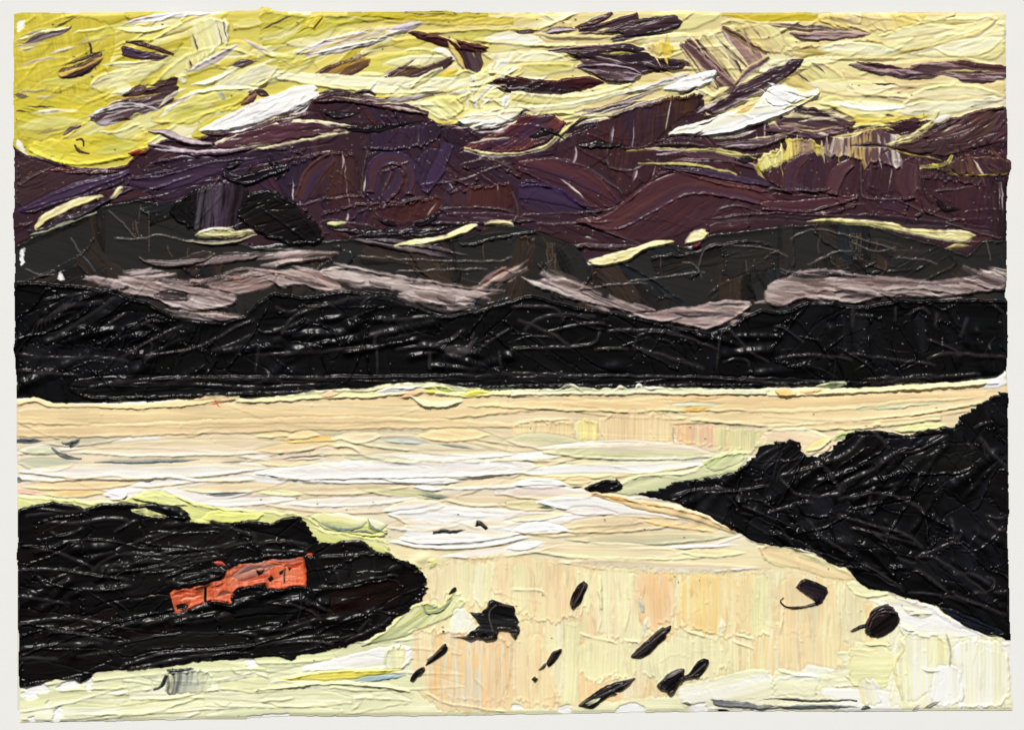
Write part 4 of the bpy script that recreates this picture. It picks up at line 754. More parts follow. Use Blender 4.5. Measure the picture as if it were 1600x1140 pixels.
W(860, 826, 1075, 816, 15, [(236, 220, 188), (228, 208, 168), (222, 204, 164)], -3); W(800, 828, 890, 828, 11, [WW, WHT, PEA], -3, h=2.6)
W(885, 842, 1150, 836, 11, [(230, 214, 172), (206, 200, 164), (176, 178, 152)], 3); W(960, 856, 1160, 850, 4, [WW, WL], 2, h=2.4)
W(826, 860, 1110, 870, 15, [(236, 222, 184), (232, 216, 180), CG], -4); W(870, 876, 1190, 886, 12, [(232, 218, 178), (222, 206, 170), WL, WW], 5, h=2.4)
W(790, 855, 850, 846, 8, [WW, WHT], 2); W(1060, 862, 1170, 862, 8, [(236, 212, 168), CG], 2); W(1000, 812, 1120, 830, 8, [PEA, (238, 206, 150)], -2)
W(1085, 825, 1110, 826, 5, [(240, 200, 130), PEA]); W(1055, 812, 1080, 815, 3, [(170, 170, 160), BEI]); stroke('926,772 965,778 1000,790 1060,798 1110,815 1150,832', [4, 7, 8, 8, 7, 4], [(240, 224, 186), (240, 206, 150), PEA, (232, 196, 140)], part('orange_dab', WATER, 'peach strip along the tip of the right headland'), h=3, push=270)
lens(950, 776, 985, 784, 4, [(232, 170, 84), ORG], WATER); lens(1005, 786, 1040, 792, 4, [(232, 178, 100), PEA], WATER)
# ---------------------------------------------------------------- lower water: upright streaks
LOW = P('640,884 720,872 800,868 900,880 1050,892 1190,892 1290,890 1400,945 1470,1000 1480,1075 1330,1085 1110,1080 900,1100 640,1118')
LOWM = np.zeros((GH, GW), np.float32); LOWM[:] = WM*sm(-6, 10, sdf(chaikin(LOW, 2), XX+WX*2, YY+WY))
lm = daub(LOW, [(238, 218, 172)], WATER, ang=90, smooth=1, h=1, ridge=1, clip=WM)
def tame(c): return tuple(.64*a+.36*b for a, b in zip(c, (242, 228, 186)))
lp0 = lambda x, y: ([(240, 216, 172), (240, 206, 158), (240, 190, 134), (234, 222, 174), CG, (232, 228, 178)] if x < 1010 else [(238, 214, 164), CG, (234, 226, 170), (240, 204, 146), (232, 230, 190)]) + ([CG, (232, 226, 196)] if y > 1000 else [])
lp = lambda x, y: [tame(c) for c in lp0(x, y)]
scatter(LOW, 70, (70, 210), (14, 40), 90, lp, WATER, clip=LOWM, jit=2, h=1.2, ridge=1.2, shape='rect', streak=.6, push=90, flat=.4, soft=2., sub=0)
for q, cc in [('668,890 700,878 745,872 748,950 720,945 700,930 690,945 668,935', [CG, (236, 222, 180), (240, 220, 176)]), ('742,880 765,872 775,890 768,930 760,945 735,940', [CG, (240, 238, 204)]), ('772,870 830,868 840,920 815,960 790,950 778,935', [ORG, (240, 216, 170), (238, 210, 164)]),
              ('800,870 860,870 920,880 930,950 860,975 800,960', [CG, (240, 206, 160), (240, 212, 164), (232, 226, 176)]), ('920,884 1000,890 1080,896 1080,980 1010,1000 960,1005 925,985', [(238, 214, 160), (240, 190, 120), (244, 236, 190), CG, (232, 228, 190), (240, 216, 170)]),
              ('985,892 1050,896 1060,960 1020,990 1000,975', [(240, 212, 170), (240, 186, 130), (240, 206, 160)]), ('1060,896 1140,896 1180,940 1150,1000 1110,990 1065,980', [(240, 214, 170), (238, 220, 170), (242, 196, 110), (240, 214, 160)]), ('1150,895 1200,895 1210,990 1180,1000 1150,990', [CG, (228, 226, 170), (238, 206, 150)]),
              ('800,990 850,988 862,1060 880,1100 830,1105 800,1085', [(240, 204, 150), (240, 212, 164), (240, 216, 174)]), ('645,995 690,985 700,1080 655,1110 645,1060', [(240, 214, 176), (242, 196, 140), (240, 218, 180)]), ('690,1000 790,998 800,1060 790,1100 730,1095 690,1090', [(240, 214, 170), (240, 206, 160), (226, 214, 190), (240, 200, 134), (240, 216, 176)]),
              ('1210,900 1290,895 1330,930 1320,1050 1220,1060 1210,990', [(240, 212, 160), CG, (240, 206, 150), (222, 214, 180), (240, 204, 150), (238, 218, 170)]), ('1300,900 1350,925 1360,1010 1320,1020', [(236, 228, 176), (226, 218, 180), CG]), ('900,990 990,1000 1000,1060 905,1065', [CG, (234, 230, 180), (228, 226, 176)]), ('1010,1000 1120,990 1150,1050 1000,1070', [CG, (232, 232, 190)])]:
    daub(q, [tame(c) for c in cc], WATER, ang=90, h=1.3, ridge=1.5, streak=.6, push=90, clip=LOWM, fine=.07, flat=.4, soft=2.5, sub=.5, tear=16)
for a in ['800,920 845,920 855,930', '905,988 930,995 965,1005', '975,1000 1000,1002', '1070,985 1095,992 1118,998', '1150,990 1180,998', '860,1035 862,1060 870,1090', '1145,1000 1180,1015', '664,1080 690,1098 730,1102 790,1112', '735,1020 740,1060 760,1078', '938,900 940,960 934,990', '980,910 984,950 975,990', '1245,870 1250,890 1258,910', '1220,990 1225,940', '1320,905 1318,950', '1215,1045 1240,1055 1310,1058']:
    ridge(a, 2.6, 1.4, (240, 226, 186))
for a, cc in [('938,900 940,950', CG), ('1012,965 1005,990', (236, 236, 210)), ('1128,965 1128,990', (240, 238, 206)), ('1000,935 1004,955', (206, 206, 186))]: stroke(a, [2, 5, 3], [cc], WATER, h=1.8, clip=WM)
# lower right: nearly white
LR = P('1200,1062 1330,1050 1420,990 1500,985 1595,1000 1595,1120 1080,1116 1080,1080')
daub(LR, [(238, 236, 200)], WATER, ang=90, h=1.2, ridge=1, clip=WM)
scatter(LR, 36, (60, 160), (14, 34), lambda x, y: 90 if x > 1380 else 2, lambda x, y: [(240, 238, 206), (236, 236, 196), (246, 244, 232), (244, 240, 214), (232, 230, 196)], WATER, clip=WM, jit=6, h=1.3, ridge=1.5, shape='rect', flat=.4, fine=.05, soft=2, sub=0)
for q, cc, a in [('1350,935 1400,930 1440,945 1500,978 1540,992 1480,1000 1410,1000 1402,960 1370,942', [(244, 240, 206), WHT, (236, 232, 190)], 10), ('1320,905 1345,905 1400,928 1350,935 1325,922', [(236, 234, 190), CG], 10), ('1400,985 1480,990 1485,1050 1430,1100 1408,1090', [CG, (236, 234, 200), (242, 240, 220), (232, 230, 190)], 88), ('1480,1000 1576,1000 1582,1105 1480,1105', [(240, 238, 214), (234, 234, 200), (244, 242, 226), (238, 236, 206), (244, 243, 232)], 90),
                 ('1325,1000 1395,1010 1400,1040 1380,1080 1320,1070', [CG, (234, 232, 180)], 0), ('1340,1060 1370,1060 1380,1100 1345,1105', [WHT, (232, 228, 206), CG], 80), ('1460,1038 1500,1038 1510,1100 1450,1105', [(244, 243, 230), (246, 246, 238)], 90)]:
    daub(q, cc, WATER, ang=a, h=1.6, ridge=2.2, streak=.5, clip=WM, flat=.3)
stroke('1405,1000 1412,1010 1400,1030 1396,1045 1410,1090', [2, 3, 3, 3, 2], [(244, 232, 170), CG], WATER, h=2.5); ridge('1440,1042 1450,1050 1470,1046', 3, 1.6); ridge('1478,990 1485,1010 1484,1040', 3, 1.5, (180, 176, 150)); lens(1345, 1005, 1397, 1006, 4, [(236, 220, 166), CG], WATER)
for q in [(1412, 950, 1440, 960), (1420, 960, 1460, 958), (1405, 975, 1430, 985)]: lens(*q, 6, [(246, 240, 200), WHT], WATER, h=2.5)
# lower left: pale green horizontals
LL = P('25,1075 150,1050 300,1036 450,1028 560,1010 640,970 650,1010 645,1120 25,1130')
daub(LL, [(232, 232, 190)], WATER, ang=0, h=1.2, ridge=1, clip=WM)
scatter(LL, 34, (120, 320), (9, 20), -2, lambda x, y: [(230, 230, 184), (226, 228, 178), (236, 236, 200), (222, 224, 184), (238, 238, 214)], WATER, clip=WM, jit=2, h=1.4, ridge=1.6, flat=.4, push=90, rough=.6)
daub('465,1042 540,1022 640,1000 645,1045 560,1048 470,1050', [WW, (240, 240, 236), (236, 234, 206)], WATER, ang=-6, h=2, clip=WM)
daub('600,1010 632,1004 634,1044 598,1046', [CG, (232, 232, 196)], WATER, ang=90, h=1.6)
lens(440, 1060, 628, 1047, 8, [(242, 236, 160), (240, 226, 96), (238, 230, 130)], part('yellow_streak', WATER, 'yellow streak low in the water left of centre'), h=2.4)
lens(540, 1064, 632, 1055, 6, [(180, 196, 190), (126, 160, 176), (160, 178, 176)], part('blue_streak', WATER, 'blue grey streak under the yellow one'), h=2)
stroke('400,1078 460,1070 540,1064 610,1072 640,1080', [2, 4, 3, 5, 3], [CG, (238, 236, 190)], WATER, h=3, ridge=4, push=90)
sp = part('slate_dab', WATER, 'dark slate smear dragged sideways below the left headland')
daub('256,1082 262,1060 268,1046 295,1044 335,1050 330,1080 290,1084', [(230, 232, 190), (216, 218, 184), (150, 154, 146), (96, 100, 98), (206, 208, 178)], sp, ang=95, h=1.6, streak=.4, mix=.5); stroke('243,1076 254,1070 262,1054 270,1046', [1.5, 3, 3, 2], [(40, 44, 48)], sp); stroke('264,1046 290,1046 300,1045', [2, 2.5, 1], [(30, 34, 36)], sp)
stroke('262,1052 270,1055 266,1078', [2, 4, 2], [CG, (170, 172, 150)], WATER, h=2)
for a in ['90,1078 150,1076 200,1074', '180,1084 240,1076', '100,1118 160,1114 230,1116 260,1108', '250,1110 280,1098 310,1090', '335,1096 350,1102 360,1096', '360,1040 370,1052 380,1050', '410,1095 460,1090', '550,1108 565,1095']:
    ridge(a, 2.8, 1.4, (206, 208, 170))
for q in ['30,1078 60,1062 80,1078 66,1082', '80,1076 112,1058 128,1066 110,1076', '132,1062 146,1054 142,1080 134,1078', '30,1082 50,1076 60,1086 40,1094', '70,1098 78,1092 76,1104', '84,1108 102,1102 92,1128 84,1128', '45,1118 56,1118 52,1130 42,1128', '380,1030 400,1028 400,1044 386,1042', '385,1118 450,1112 450,1122 385,1124', '870,1106 890,1096 895,1110 880,1114', '960,1104 990,1096 1006,1100 1004,1114 960,1114', '1070,1102 1100,1096 1108,1108 1090,1114', '800,1098 815,1100 820,1106 800,1106', '690,1018 700,1012 704,1020']:
    daub(q, [(248, 247, 246)], part('bare_patch', None, None, 'gesso'), ang=0, h=.2, ridge=.6, flat=.1, streak=0, grain=.3)
# greens around the left headland
lim = part('lime_edge', WATER, 'lime yellow rim along the top of the left headland')
daub('24,774 60,774 110,780 160,786 205,778 262,768 318,788 360,794 400,798 440,798 482,805 502,826 562,835 602,842 612,862 642,877 662,886 650,894 600,868 560,852 500,852 478,830 450,822 400,828 350,824 310,824 285,806 250,794 180,796 130,800 60,800 24,802', [(228, 228, 166), (218, 220, 140), (230, 230, 160), (224, 226, 166)], lim, ang=14, h=2.6, clip=WM, rough=1.4)
daub('200,778 230,764 262,768 300,790 270,792 230,786', [(206, 214, 130), (226, 228, 160), (190, 196, 120)], lim, ang=12, h=3)
daub('310,808 330,795 380,800 420,800 400,815 340,820', [(228, 230, 140), (224, 226, 130)], lim, ang=4, h=3); daub('480,806 500,800 540,802 610,818 600,842 560,836 510,828', [WW, (236, 232, 170), (206, 210, 150), (232, 230, 130)], lim, ang=10, h=3)
for a in ['505,818 530,828 560,822 575,815', '540,830 570,826 590,832 604,820', '575,812 580,826 600,832']: stroke(a, [1.5, 4, 4, 1.5], [(226, 224, 130), (110, 124, 126), (228, 226, 110)], lim, h=3.4)
daub('205,795 222,792 262,804 250,808 215,803', [(222, 222, 160), (206, 206, 140)], lim, ang=8, h=3) 
G3 = part('lime_edge', WATER, 'swirled green and slate paint under the tip of the left headland')
daub('555,1012 600,986 640,946 668,938 692,948 702,928 712,918 722,930 728,944 702,966 662,982 622,998', [(230, 230, 180), (208, 210, 130), (170, 178, 150), (220, 220, 150), (232, 232, 184)], G3, ang=-35, h=3.2, streak=.5, bend=.4)
stroke('660,945 668,958 690,952 705,936', [2, 5, 5, 2], [(206, 206, 110), (120, 134, 130), (190, 196, 110)], G3, h=3)
daub('700,975 708,952 718,944 742,968 746,986 726,994 704,990', [(236, 234, 206), (242, 240, 226), CG], part('light_stroke', WATER, 'cream fan of paint left of the angular black rock'), ang=110, h=2, streak=.6, ridge=2, mix=.4)
daub('668,880 676,872 684,876 680,888 672,890', [(226, 226, 130), CG], WATER, ang=0, h=3)
# greens along the right headland
sg = part('sage_edge', WATER, 'pale sage rim along the upper edge of the right headland')
daub('944,766 972,750 1000,740 1060,738 1092,730 1122,705 1162,704 1172,714 1150,738 1100,748 1062,756 1022,772 985,776', [(206, 212, 166), (218, 218, 176), (196, 204, 150)], sg, ang=-14, h=3, clip=WM, rough=1.3)
daub('914,760 930,748 962,744 968,756 930,766', [(206, 212, 166), (222, 216, 170)], sg, ang=-10, h=2.6); daub('1090,725 1130,706 1165,706 1160,724 1120,740', [(200, 208, 150), (214, 216, 170)], sg, ang=-40, h=3.4)
daub('1172,700 1200,672 1250,664 1298,680 1296,704 1262,716 1240,690 1200,700', [(236, 226, 190), (240, 214, 180), (226, 224, 176)], WATER, ang=10, h=2.4, clip=WM); lens(1258, 705, 1300, 685, 8, [(232, 200, 120), (240, 226, 180)], WATER, h=3); daub('1295,692 1310,675 1340,670 1330,682', [(176, 196, 130), (206, 212, 160)], part('green_dab', WATER), ang=-20, h=3)
lens(1395, 672, 1480, 664, 7, [(222, 220, 160), (206, 214, 150)], WATER, h=3); lens(1362, 666, 1378, 664, 5, [PEA, CG], WATER, h=3)
stroke('1100,798 1142,822 1182,846 1212,852 1252,856 1290,876 1342,906 1400,928', [2, 4, 4, 3, 4, 3, 3, 2], [WHT, (244, 236, 206), WHT], part('light_stroke', WATER, 'crumbly white line under the right headland'), h=3.5, rough=1.8, grain=3)
daub('1180,845 1250,858 1318,886 1340,906 1310,908 1250,890 1200,884', [CG, PEA, (238, 226, 176)], WATER, ang=18, h=2, clip=WM)
stroke('1400,932 1440,944 1490,972 1540,994', [2, 5, 5, 2], [WHT, (248, 246, 240)], WATER, h=2.5, rough=1.6)
settle()
# ---------------------------------------------------------------- headlands
KB = [(9, 8, 9), (13, 11, 12), (7, 7, 8)]
LHP = P('24,800 32,792 50,786 66,788 85,783 110,788 135,792 165,787 185,784 220,788 250,785 280,792 303,808 290,812 330,818 370,815 400,813 425,816 440,808 470,807 478,818 492,838 500,848 530,845 560,842 573,848 590,860 610,862 632,875 656,890 666,905 667,920 660,938 640,948 643,955 620,965 600,985 570,1000 548,1005 540,1011 534,1010 490,1020 468,1022 455,1031 430,1025 390,1028 350,1030 320,1032 250,1042 190,1047 150,1050 130,1065 90,1060 60,1070 24,1076')
lmk = daub(LHP, KB, LEFTH, smooth=0, ang=-6, h=4, tear=6, sub=0, ridge=3.5, rough=1.2)
LM = np.zeros((GH, GW), np.float32); LM[box(LHP, 8)] = lmk
scatter(LHP, 50, (50, 150), (12, 28), lambda x, y: -14 if x < 450 else -22, lambda x, y: [(9, 8, 9), (12, 10, 11), (18, 12, 12), (8, 8, 9), (20, 18, 19)], LEFTH, clip=LM, jit=24, h=2, ridge=3.4, shape='rect', grain=.15, sub=0)
daub('500,900 560,862 610,862 655,892 666,918 640,946 590,960 520,950', [(10, 8, 9), (16, 11, 12), (22, 20, 21), (10, 8, 9)], LEFTH, ang=88, h=2.5, clip=LM)
daub('470,920 540,915 620,900 640,920 560,970 480,985', [(14, 9, 9), (24, 12, 11), (10, 8, 8)], LEFTH, ang=-12, h=2, clip=LM)
daub('180,1010 260,990 360,988 400,996 380,1010 260,1012 190,1030', [(22, 19, 16), (16, 14, 13)], LEFTH, ang=-5, h=1.5, clip=LM)
daub('30,1010 160,1010 180,1030 110,1058 30,1068', [(18, 14, 14), (12, 10, 10)], LEFTH, ang=0, h=1.5, clip=LM)
settle()
org = part('orange_patch', LEFTH, 'orange salmon patch like a hut in the left headland')
daub('265,926 272,920 300,916 346,905 356,890 376,880 410,875 442,872 474,869 479,890 479,914 450,918 420,922 414,912 372,920 364,930 364,944 340,938 320,942 300,950 275,958', [(196, 82, 46), (214, 108, 70), (184, 86, 60), (216, 120, 86), (200, 88, 52), (206, 100, 62)], org, ang=88, h=2.4, streak=.5, fine=.14, tear=2, rough=.5, smooth=0)
daub('360,900 376,884 410,876 430,884 405,900 372,910', [(150, 110, 100), (196, 130, 110), (110, 90, 90)], org, ang=-22, h=1.6, mix=.5); daub('418,885 470,880 476,908 430,912', [(214, 108, 70), (218, 122, 86), (200, 90, 54)], org, ang=84, h=1.6, ridge=1, sub=0)
stroke('420,876 450,874 470,876', [2, 4, 2], [(140, 80, 76), (200, 110, 90)], org, h=3); lens(333, 877, 352, 881, 4, [(206, 90, 64), (120, 50, 40)], org); lens(478, 868, 490, 865, 3, [(214, 100, 70)], org)
for q, cc in [((268, 930, 300, 924), (176, 62, 36)), ((275, 948, 300, 942), (120, 46, 32)), ((282, 936, 316, 930), (236, 150, 120)), ((330, 918, 352, 910), (186, 80, 52)), ((340, 932, 362, 926), (120, 70, 60)), ((372, 896, 410, 886), (110, 84, 80)), ((376, 908, 420, 900), (196, 90, 64)), ((400, 886, 440, 880), (150, 100, 90)), ((430, 906, 470, 902), (236, 150, 120)), ((446, 884, 474, 880), (180, 70, 44)), ((380, 880, 420, 876), (60, 40, 38)), ((305, 920, 330, 912), (50, 30, 28))]:
    lens(*q, rng.uniform(2, 4), [cc, cc], org, mix=.55, h=1, ridge=1.4, bend=rng.normal()*2)
def flk(q): daub(q, [(12, 10, 10)], LEFTH, ang=-30, h=1.6, ridge=1, rough=.5, smooth=0, rim=0, sub=0)
for q in ['319,917 323,917 324,941 320,941', '436,894 444,889 441,897 437,899', '450,886 457,887 452,892', '419,903 424,898 429,904 423,909', '400,890 408,892 414,888 410,897 404,900', '276,945 284,941 296,945 290,952 278,951']: flk(q)
daub('362,930 372,920 400,914 418,918 450,918 480,912 500,930 470,960 420,960 380,965 340,950 320,945 340,938 362,944', [(8, 8, 9), (14, 13, 14)], LEFTH, ang=-8, h=4, ridge=4.5, rough=1.4)
daub('478,870 500,868 520,930 510,960 490,950 480,915', [(14, 13, 14), (8, 8, 8), (18, 17, 17)], LEFTH, ang=70, h=3.4)
daub('260,905 310,890 355,888 345,906 300,916 270,920', [(8, 8, 9), (16, 15, 16)], LEFTH, ang=-12, h=4, rough=1.4); daub('350,880 400,868 470,862 474,870 410,876 376,881', [(8, 8, 9), (20, 18, 19)], LEFTH, ang=-6, h=3.4, rough=1.3)
settle()
for a in ['50,855 90,862 130,880 145,885', '145,890 170,870 210,862 240,868 280,858 330,858 370,845', '160,885 210,880 280,868 340,862', '170,892 230,890 300,872 350,868', '280,905 330,890 350,890', '260,908 300,912 340,900', '30,890 90,888 140,898 200,905', '60,900 75,918 110,905', '130,920 170,922 205,914', '30,930 60,935 110,942', '30,975 60,968 110,965 150,970 210,985', '75,982 130,990 170,1002', '35,1012 100,1005 160,1005', '30,1028 90,1028', '120,1025 180,1018', '180,1005 240,992 330,988 400,990', '190,1040 250,1020 330,1015 400,1008', '200,1046 280,1028 350,1018',
          '190,975 240,970 270,960 310,962', '270,975 330,968 360,958', '70,815 120,818 160,808 200,812', '80,830 95,840 130,825', '180,830 215,812', '210,845 275,828', '330,815 380,830 400,838', '350,855 400,845', '400,850 440,845 480,850', '410,860 480,862', '440,940 480,950 500,965', '500,915 530,918 570,905 622,898', '520,885 530,905', '400,980 440,985 500,965', '400,1000 450,992', '560,985 580,965 578,975', '540,1000 580,985 610,965', '400,1010 440,1000 520,990', '430,1005 480,1000 520,1005', '480,940 520,955', '500,870 560,868 580,862', '40,805 90,800 140,798', '60,795 110,800']:
    ridge(a, rng.uniform(1.2, 3.8), rng.uniform(1.7, 2.5), GREY, rough=.6)
crests('40,795 290,800 470,830 480,862 340,880 150,890 40,860', 14, (25, 90), -14, (1.6, 3.6), (38, 35, 35), .25)
crests('150,885 300,860 360,862 340,890 250,905 160,900', 16, (30, 90), -12, (2, 3.8), (46, 42, 42), .1)
crests('40,900 250,910 360,960 340,985 40,1000', 6, (20, 80), -6, (1.4, 3.2), (34, 32, 32), .4)
crests('190,1035 400,1000 560,985 630,955 560,1000 400,1020', 18, (25, 90), -9, (1.8, 3.8), (44, 40, 41), .12)
crests('400,850 500,850 530,900 520,960 420,990 400,960', 10, (20, 60), -20, (1.6, 3.4), (36, 33, 33), .5)
settle()
swell('40,810 280,800 470,830 640,890 640,940 480,1010 60,1050', 30, (40, 130), -14)
settle()
RHP = P('1590,612 1560,614 1545,622 1520,640 1500,650 1492,665 1470,668 1440,672 1420,680 1390,675 1360,672 1335,672 1320,680 1296,702 1276,712 1262,713 1250,700 1248,690 1232,685 1215,690 1190,700 1176,715 1165,725 1150,735 1120,745 1095,748 1060,753 1030,765 990,771 1020,776 1060,786 1080,796 1095,801 1110,806 1140,826 1160,836 1185,848 1210,852 1250,855 1275,866 1290,876 1320,886 1340,906 1360,919 1400,926 1430,936 1460,946 1500,971 1512,982 1540,991 1560,993 1574,1001 1590,998')
rmk = daub(RHP, KB, RIGHTH, smooth=0, ang=25, h=4, tear=6, sub=0, ridge=3.5, rough=1.2)
RM = np.zeros((GH, GW), np.float32); RM[box(RHP, 8)] = rmk
scatter(RHP, 52, (50, 150), (16, 36), lambda x, y: 32 if y > 820 else (-35 if rng.random() < .5 else 75), lambda x, y: [(8, 8, 9), (11, 10, 12), (14, 14, 19), (7, 7, 8), (18, 18, 22)], RIGHTH, clip=RM, jit=26, h=2, ridge=3.4, shape='rect', grain=.15, sub=0)
for q, cc, a in [('1296,704 1338,674 1380,680 1390,700 1330,740 1300,760 1280,730', KB, -40), ('1380,682 1430,682 1480,675 1440,700 1395,710', [(16, 17, 26), (10, 10, 14), (20, 22, 32)], -18), ('1240,780 1300,770 1305,808 1260,812', [(16, 17, 24), (24, 24, 32), (10, 10, 12)], 40), ('1400,720 1470,690 1530,690 1520,740 1430,745', [(14, 14, 14), (20, 20, 20), (10, 10, 10)], -10), ('1450,945 1500,955 1570,985 1572,998 1520,985', [(26, 28, 36), (12, 12, 16), (30, 32, 42)], 24), ('1480,840 1520,850 1530,890 1500,895', [(22, 22, 32), (12, 12, 16)], 70), ('1440,950 1480,945 1560,985 1500,970', [(22, 24, 34), (30, 32, 44), (12, 12, 18)], 26)]:  # bluish greys here paint a sheen onto the black
    daub(q, cc, RIGHTH, ang=a, h=2.4, ridge=4, clip=RM)
settle()
for a in ['1290,722 1325,710 1350,680', '1365,675 1390,700', '1310,760 1335,745 1365,735 1380,720 1395,708', '1395,708 1430,705 1460,690 1480,680', '1215,745 1250,735 1290,725 1310,765', '1220,748 1245,775 1290,775 1310,770', '1270,785 1240,785', '1310,780 1360,770 1378,770 1425,785 1440,795', '1360,772 1355,800', '1380,825 1420,835 1440,855', '1200,800 1240,790', '1310,805 1340,815 1400,830', '1330,825 1380,835 1430,850', '1435,868 1460,860 1490,845 1500,835', '1490,835 1490,820 1485,810', '1430,870 1450,868 1480,880 1540,925', '1540,925 1552,920 1555,905 1540,900', '1490,895 1520,895 1545,910', '1260,810 1285,840 1320,860', '1350,880 1380,900 1410,920', '1400,872 1430,880', '1430,888 1460,905 1480,925', '1520,925 1545,925 1574,922', '1420,925 1480,930 1510,940', '1490,930 1530,945 1570,960', '1530,682 1560,720 1574,730', '1522,668 1545,658', '1510,690 1518,700', '1540,805 1560,812 1574,805', '1545,815 1560,830 1572,825', '1100,770 1150,768 1200,758', '1160,790 1200,806 1180,800', '1050,775 1100,762 1140,765', '1180,720 1200,705 1220,695', '1190,730 1215,708']:
    ridge(a, rng.uniform(1.2, 3.8), rng.uniform(1.7, 2.5), GREY, rough=.6)
crests('1330,820 1420,835 1440,860 1400,870 1330,840', 18, (25, 80), 22, (1.8, 3.8), (42, 39, 40), .15)
crests('1210,815 1280,850 1420,910 1420,925 1340,895 1210,840', 18, (25, 90), 30, (1.6, 3.6), (38, 36, 39), .2)
crests('1000,770 1100,755 1210,780 1260,815 1200,845 1080,790', 12, (20, 70), 8, (1.5, 3.2), (34, 32, 34), .4)
crests('1420,690 1560,640 1574,900 1420,860 1410,760', 8, (15, 60), 40, (1.4, 3.2), (34, 32, 34), .8)
crests('1180,705 1240,690 1270,720 1200,760', 20, (20, 60), -45, (1.6, 3.2), (34, 32, 34), .3)
settle()
swell('1060,775 1300,715 1560,640 1565,980 1400,910 1200,840', 40, (40, 130), lambda x, y: 30 if y > 800 else -38)
settle()
isl = part('painted_islet', WATER, 'small black islet just off the tip of the right headland')
daub('908,761 930,755 940,750 960,750 964,745 973,760 966,767 930,772', [(10, 9, 10), (22, 20, 22), (8, 8, 8)], isl, ang=-8, h=5, ridge=4); lens(893, 761, 912, 760, 1.5, [(14, 14, 12)], isl)
daub('204,797 222,792 240,798 262,804 250,808 225,805', [(226, 226, 160), (212, 214, 140)], part('lime_edge', LEFTH, 'small cream green sliver on top of the left headland'), ang=10, h=3, sub=0)
for q in ['640,990 660,980 700,984 800,992 800,1060 780,1112 700,1116 648,1116 646,1050']: daub(q, [(240, 222, 184), (242, 206, 156), (240, 216, 172), (226, 216, 190), (242, 204, 146), (240, 216, 176), (238, 226, 180)], WATER, ang=90, h=1.4, ridge=2, streak=.5, clip=LOWM, flat=.5, soft=1.2, tear=10, sub=.6)
# ---------------------------------------------------------------- rocks in the water
RK = [(12, 10, 11), (22, 16, 19), (9, 8, 9), (26, 20, 23)]
def rock(polys, l, ang, cols=RK, **k):
    r = part('painted_rock', WATER, l)
    for q in polys: daub(q, cols, r, ang=ang, h=k.get('h', 5), ridge=k.get('ridge', 4), rough=k.get('rough', .6), smooth=k.get('smooth', 2), tear=5, streak=.5, fine=.2, grain=1.6)
    return r
rock(['890,944 893,930 900,916 910,907 918,909 919,917 912,930 907,943 899,949 892,948'], 'glossy oval black rock standing alone in the middle water', -62, [(16, 10, 10), (34, 22, 22), (12, 9, 10)])
rock(['732,956 752,957 759,950 762,938 770,936 785,942 802,946 809,970 812,990 804,998 796,985 780,985 776,998 756,1001 747,995 735,1000 722,997 704,995 728,993 740,982 748,975 741,966'], 'largest angular black rock right of the left headland', 8, [(10, 9, 10), (18, 17, 18), (34, 32, 32), (9, 9, 9)], smooth=0)
rock(['700,929 705,920 712,915 714,923'], 'tiny black fleck above the cream fan of paint', -30); rock(['690,984 695,983 695,990'], 'tiny black speck beside the angular rock', 0)
rock(['983,1026 1000,1008 1020,990 1034,978 1040,979 1049,976 1048,984 1040,990 1040,996 1030,1005 1016,1021 1004,1028 990,1028'], 'slanting black rock pointing up to the right', -45, [(12, 10, 11), (60, 48, 50), (14, 11, 12), (30, 24, 26)])
r = rock(['664,1040 668,1030 680,1018 696,1003 700,1010 698,1019 684,1029 672,1036', '640,1061 650,1046 662,1040 665,1046 655,1054 646,1064'], 'slim split black rock nearest the left headland', -42)
rock(['853,1038 860,1022 866,1015 874,1013 880,1016 872,1028 860,1041', '854,1034 853,1041 845,1046 840,1046 850,1036'], 'small hooked black rock above a dot', -50, [(12, 10, 11), (50, 42, 44), (10, 9, 10)])
rock(['829,1060 835,1054 841,1060 837,1064'], 'round black dot under the hooked rock', 0)
r = rock(['903,1101 914,1092 926,1084 940,1073 962,1065 980,1060 996,1057 985,1066 972,1080 960,1080 966,1084 950,1086 934,1102 926,1107 910,1104'], 'long ragged black rock at the bottom edge with a hollow end', -28, [(12, 11, 11), (50, 46, 44), (12, 11, 11), (20, 18, 18)])
daub('912,1099 925,1092 940,1088 936,1094 924,1100', [(206, 212, 176)], WATER, ang=-28, h=2, ridge=1, rough=.5)
r = rock(['1024,1070 1034,1062 1044,1050 1060,1043 1070,1044 1066,1056 1076,1052 1086,1036 1096,1028 1106,1028 1108,1035 1100,1050 1090,1059 1072,1058 1062,1068 1056,1080 1046,1085 1039,1077 1028,1076'], 'two lobed black rock with a grey streak in its left lobe', -38)
lens(1040, 1060, 1066, 1046, 4, [(150, 146, 140), (36, 33, 33)], r, h=3)
r = rock(['1243,917 1251,905 1258,903 1275,908 1292,917 1294,925 1284,942 1276,946 1273,939 1268,934'], 'purple black block with a curling tail', 22, [(18, 13, 17), (40, 29, 38), (14, 11, 13)], smooth=0, rough=.15)
stroke('1222,934 1218,938 1222,945 1238,951 1255,947 1275,945 1281,937', [1., 1.3, 1.8, 2.6, 2., 2.2, 1.4], [(12, 10, 11)], r, h=4)
r = rock(['1354,966 1360,955 1370,945 1386,942 1392,944 1402,955 1406,965 1402,977 1390,988 1376,996 1362,996 1350,987'], 'round ribbed black rock at the right', -35, [(16, 12, 13), (34, 26, 28), (14, 10, 11), (24, 17, 18)])
stroke('1331,985 1340,979 1352,976', [2, 3, 3], [(14, 12, 12)], r, h=4)
rb = ['1358,978 1366,960 1385,953 1402,958', '1356,984 1364,966 1382,960', '1352,980 1360,962 1376,950 1392,948']
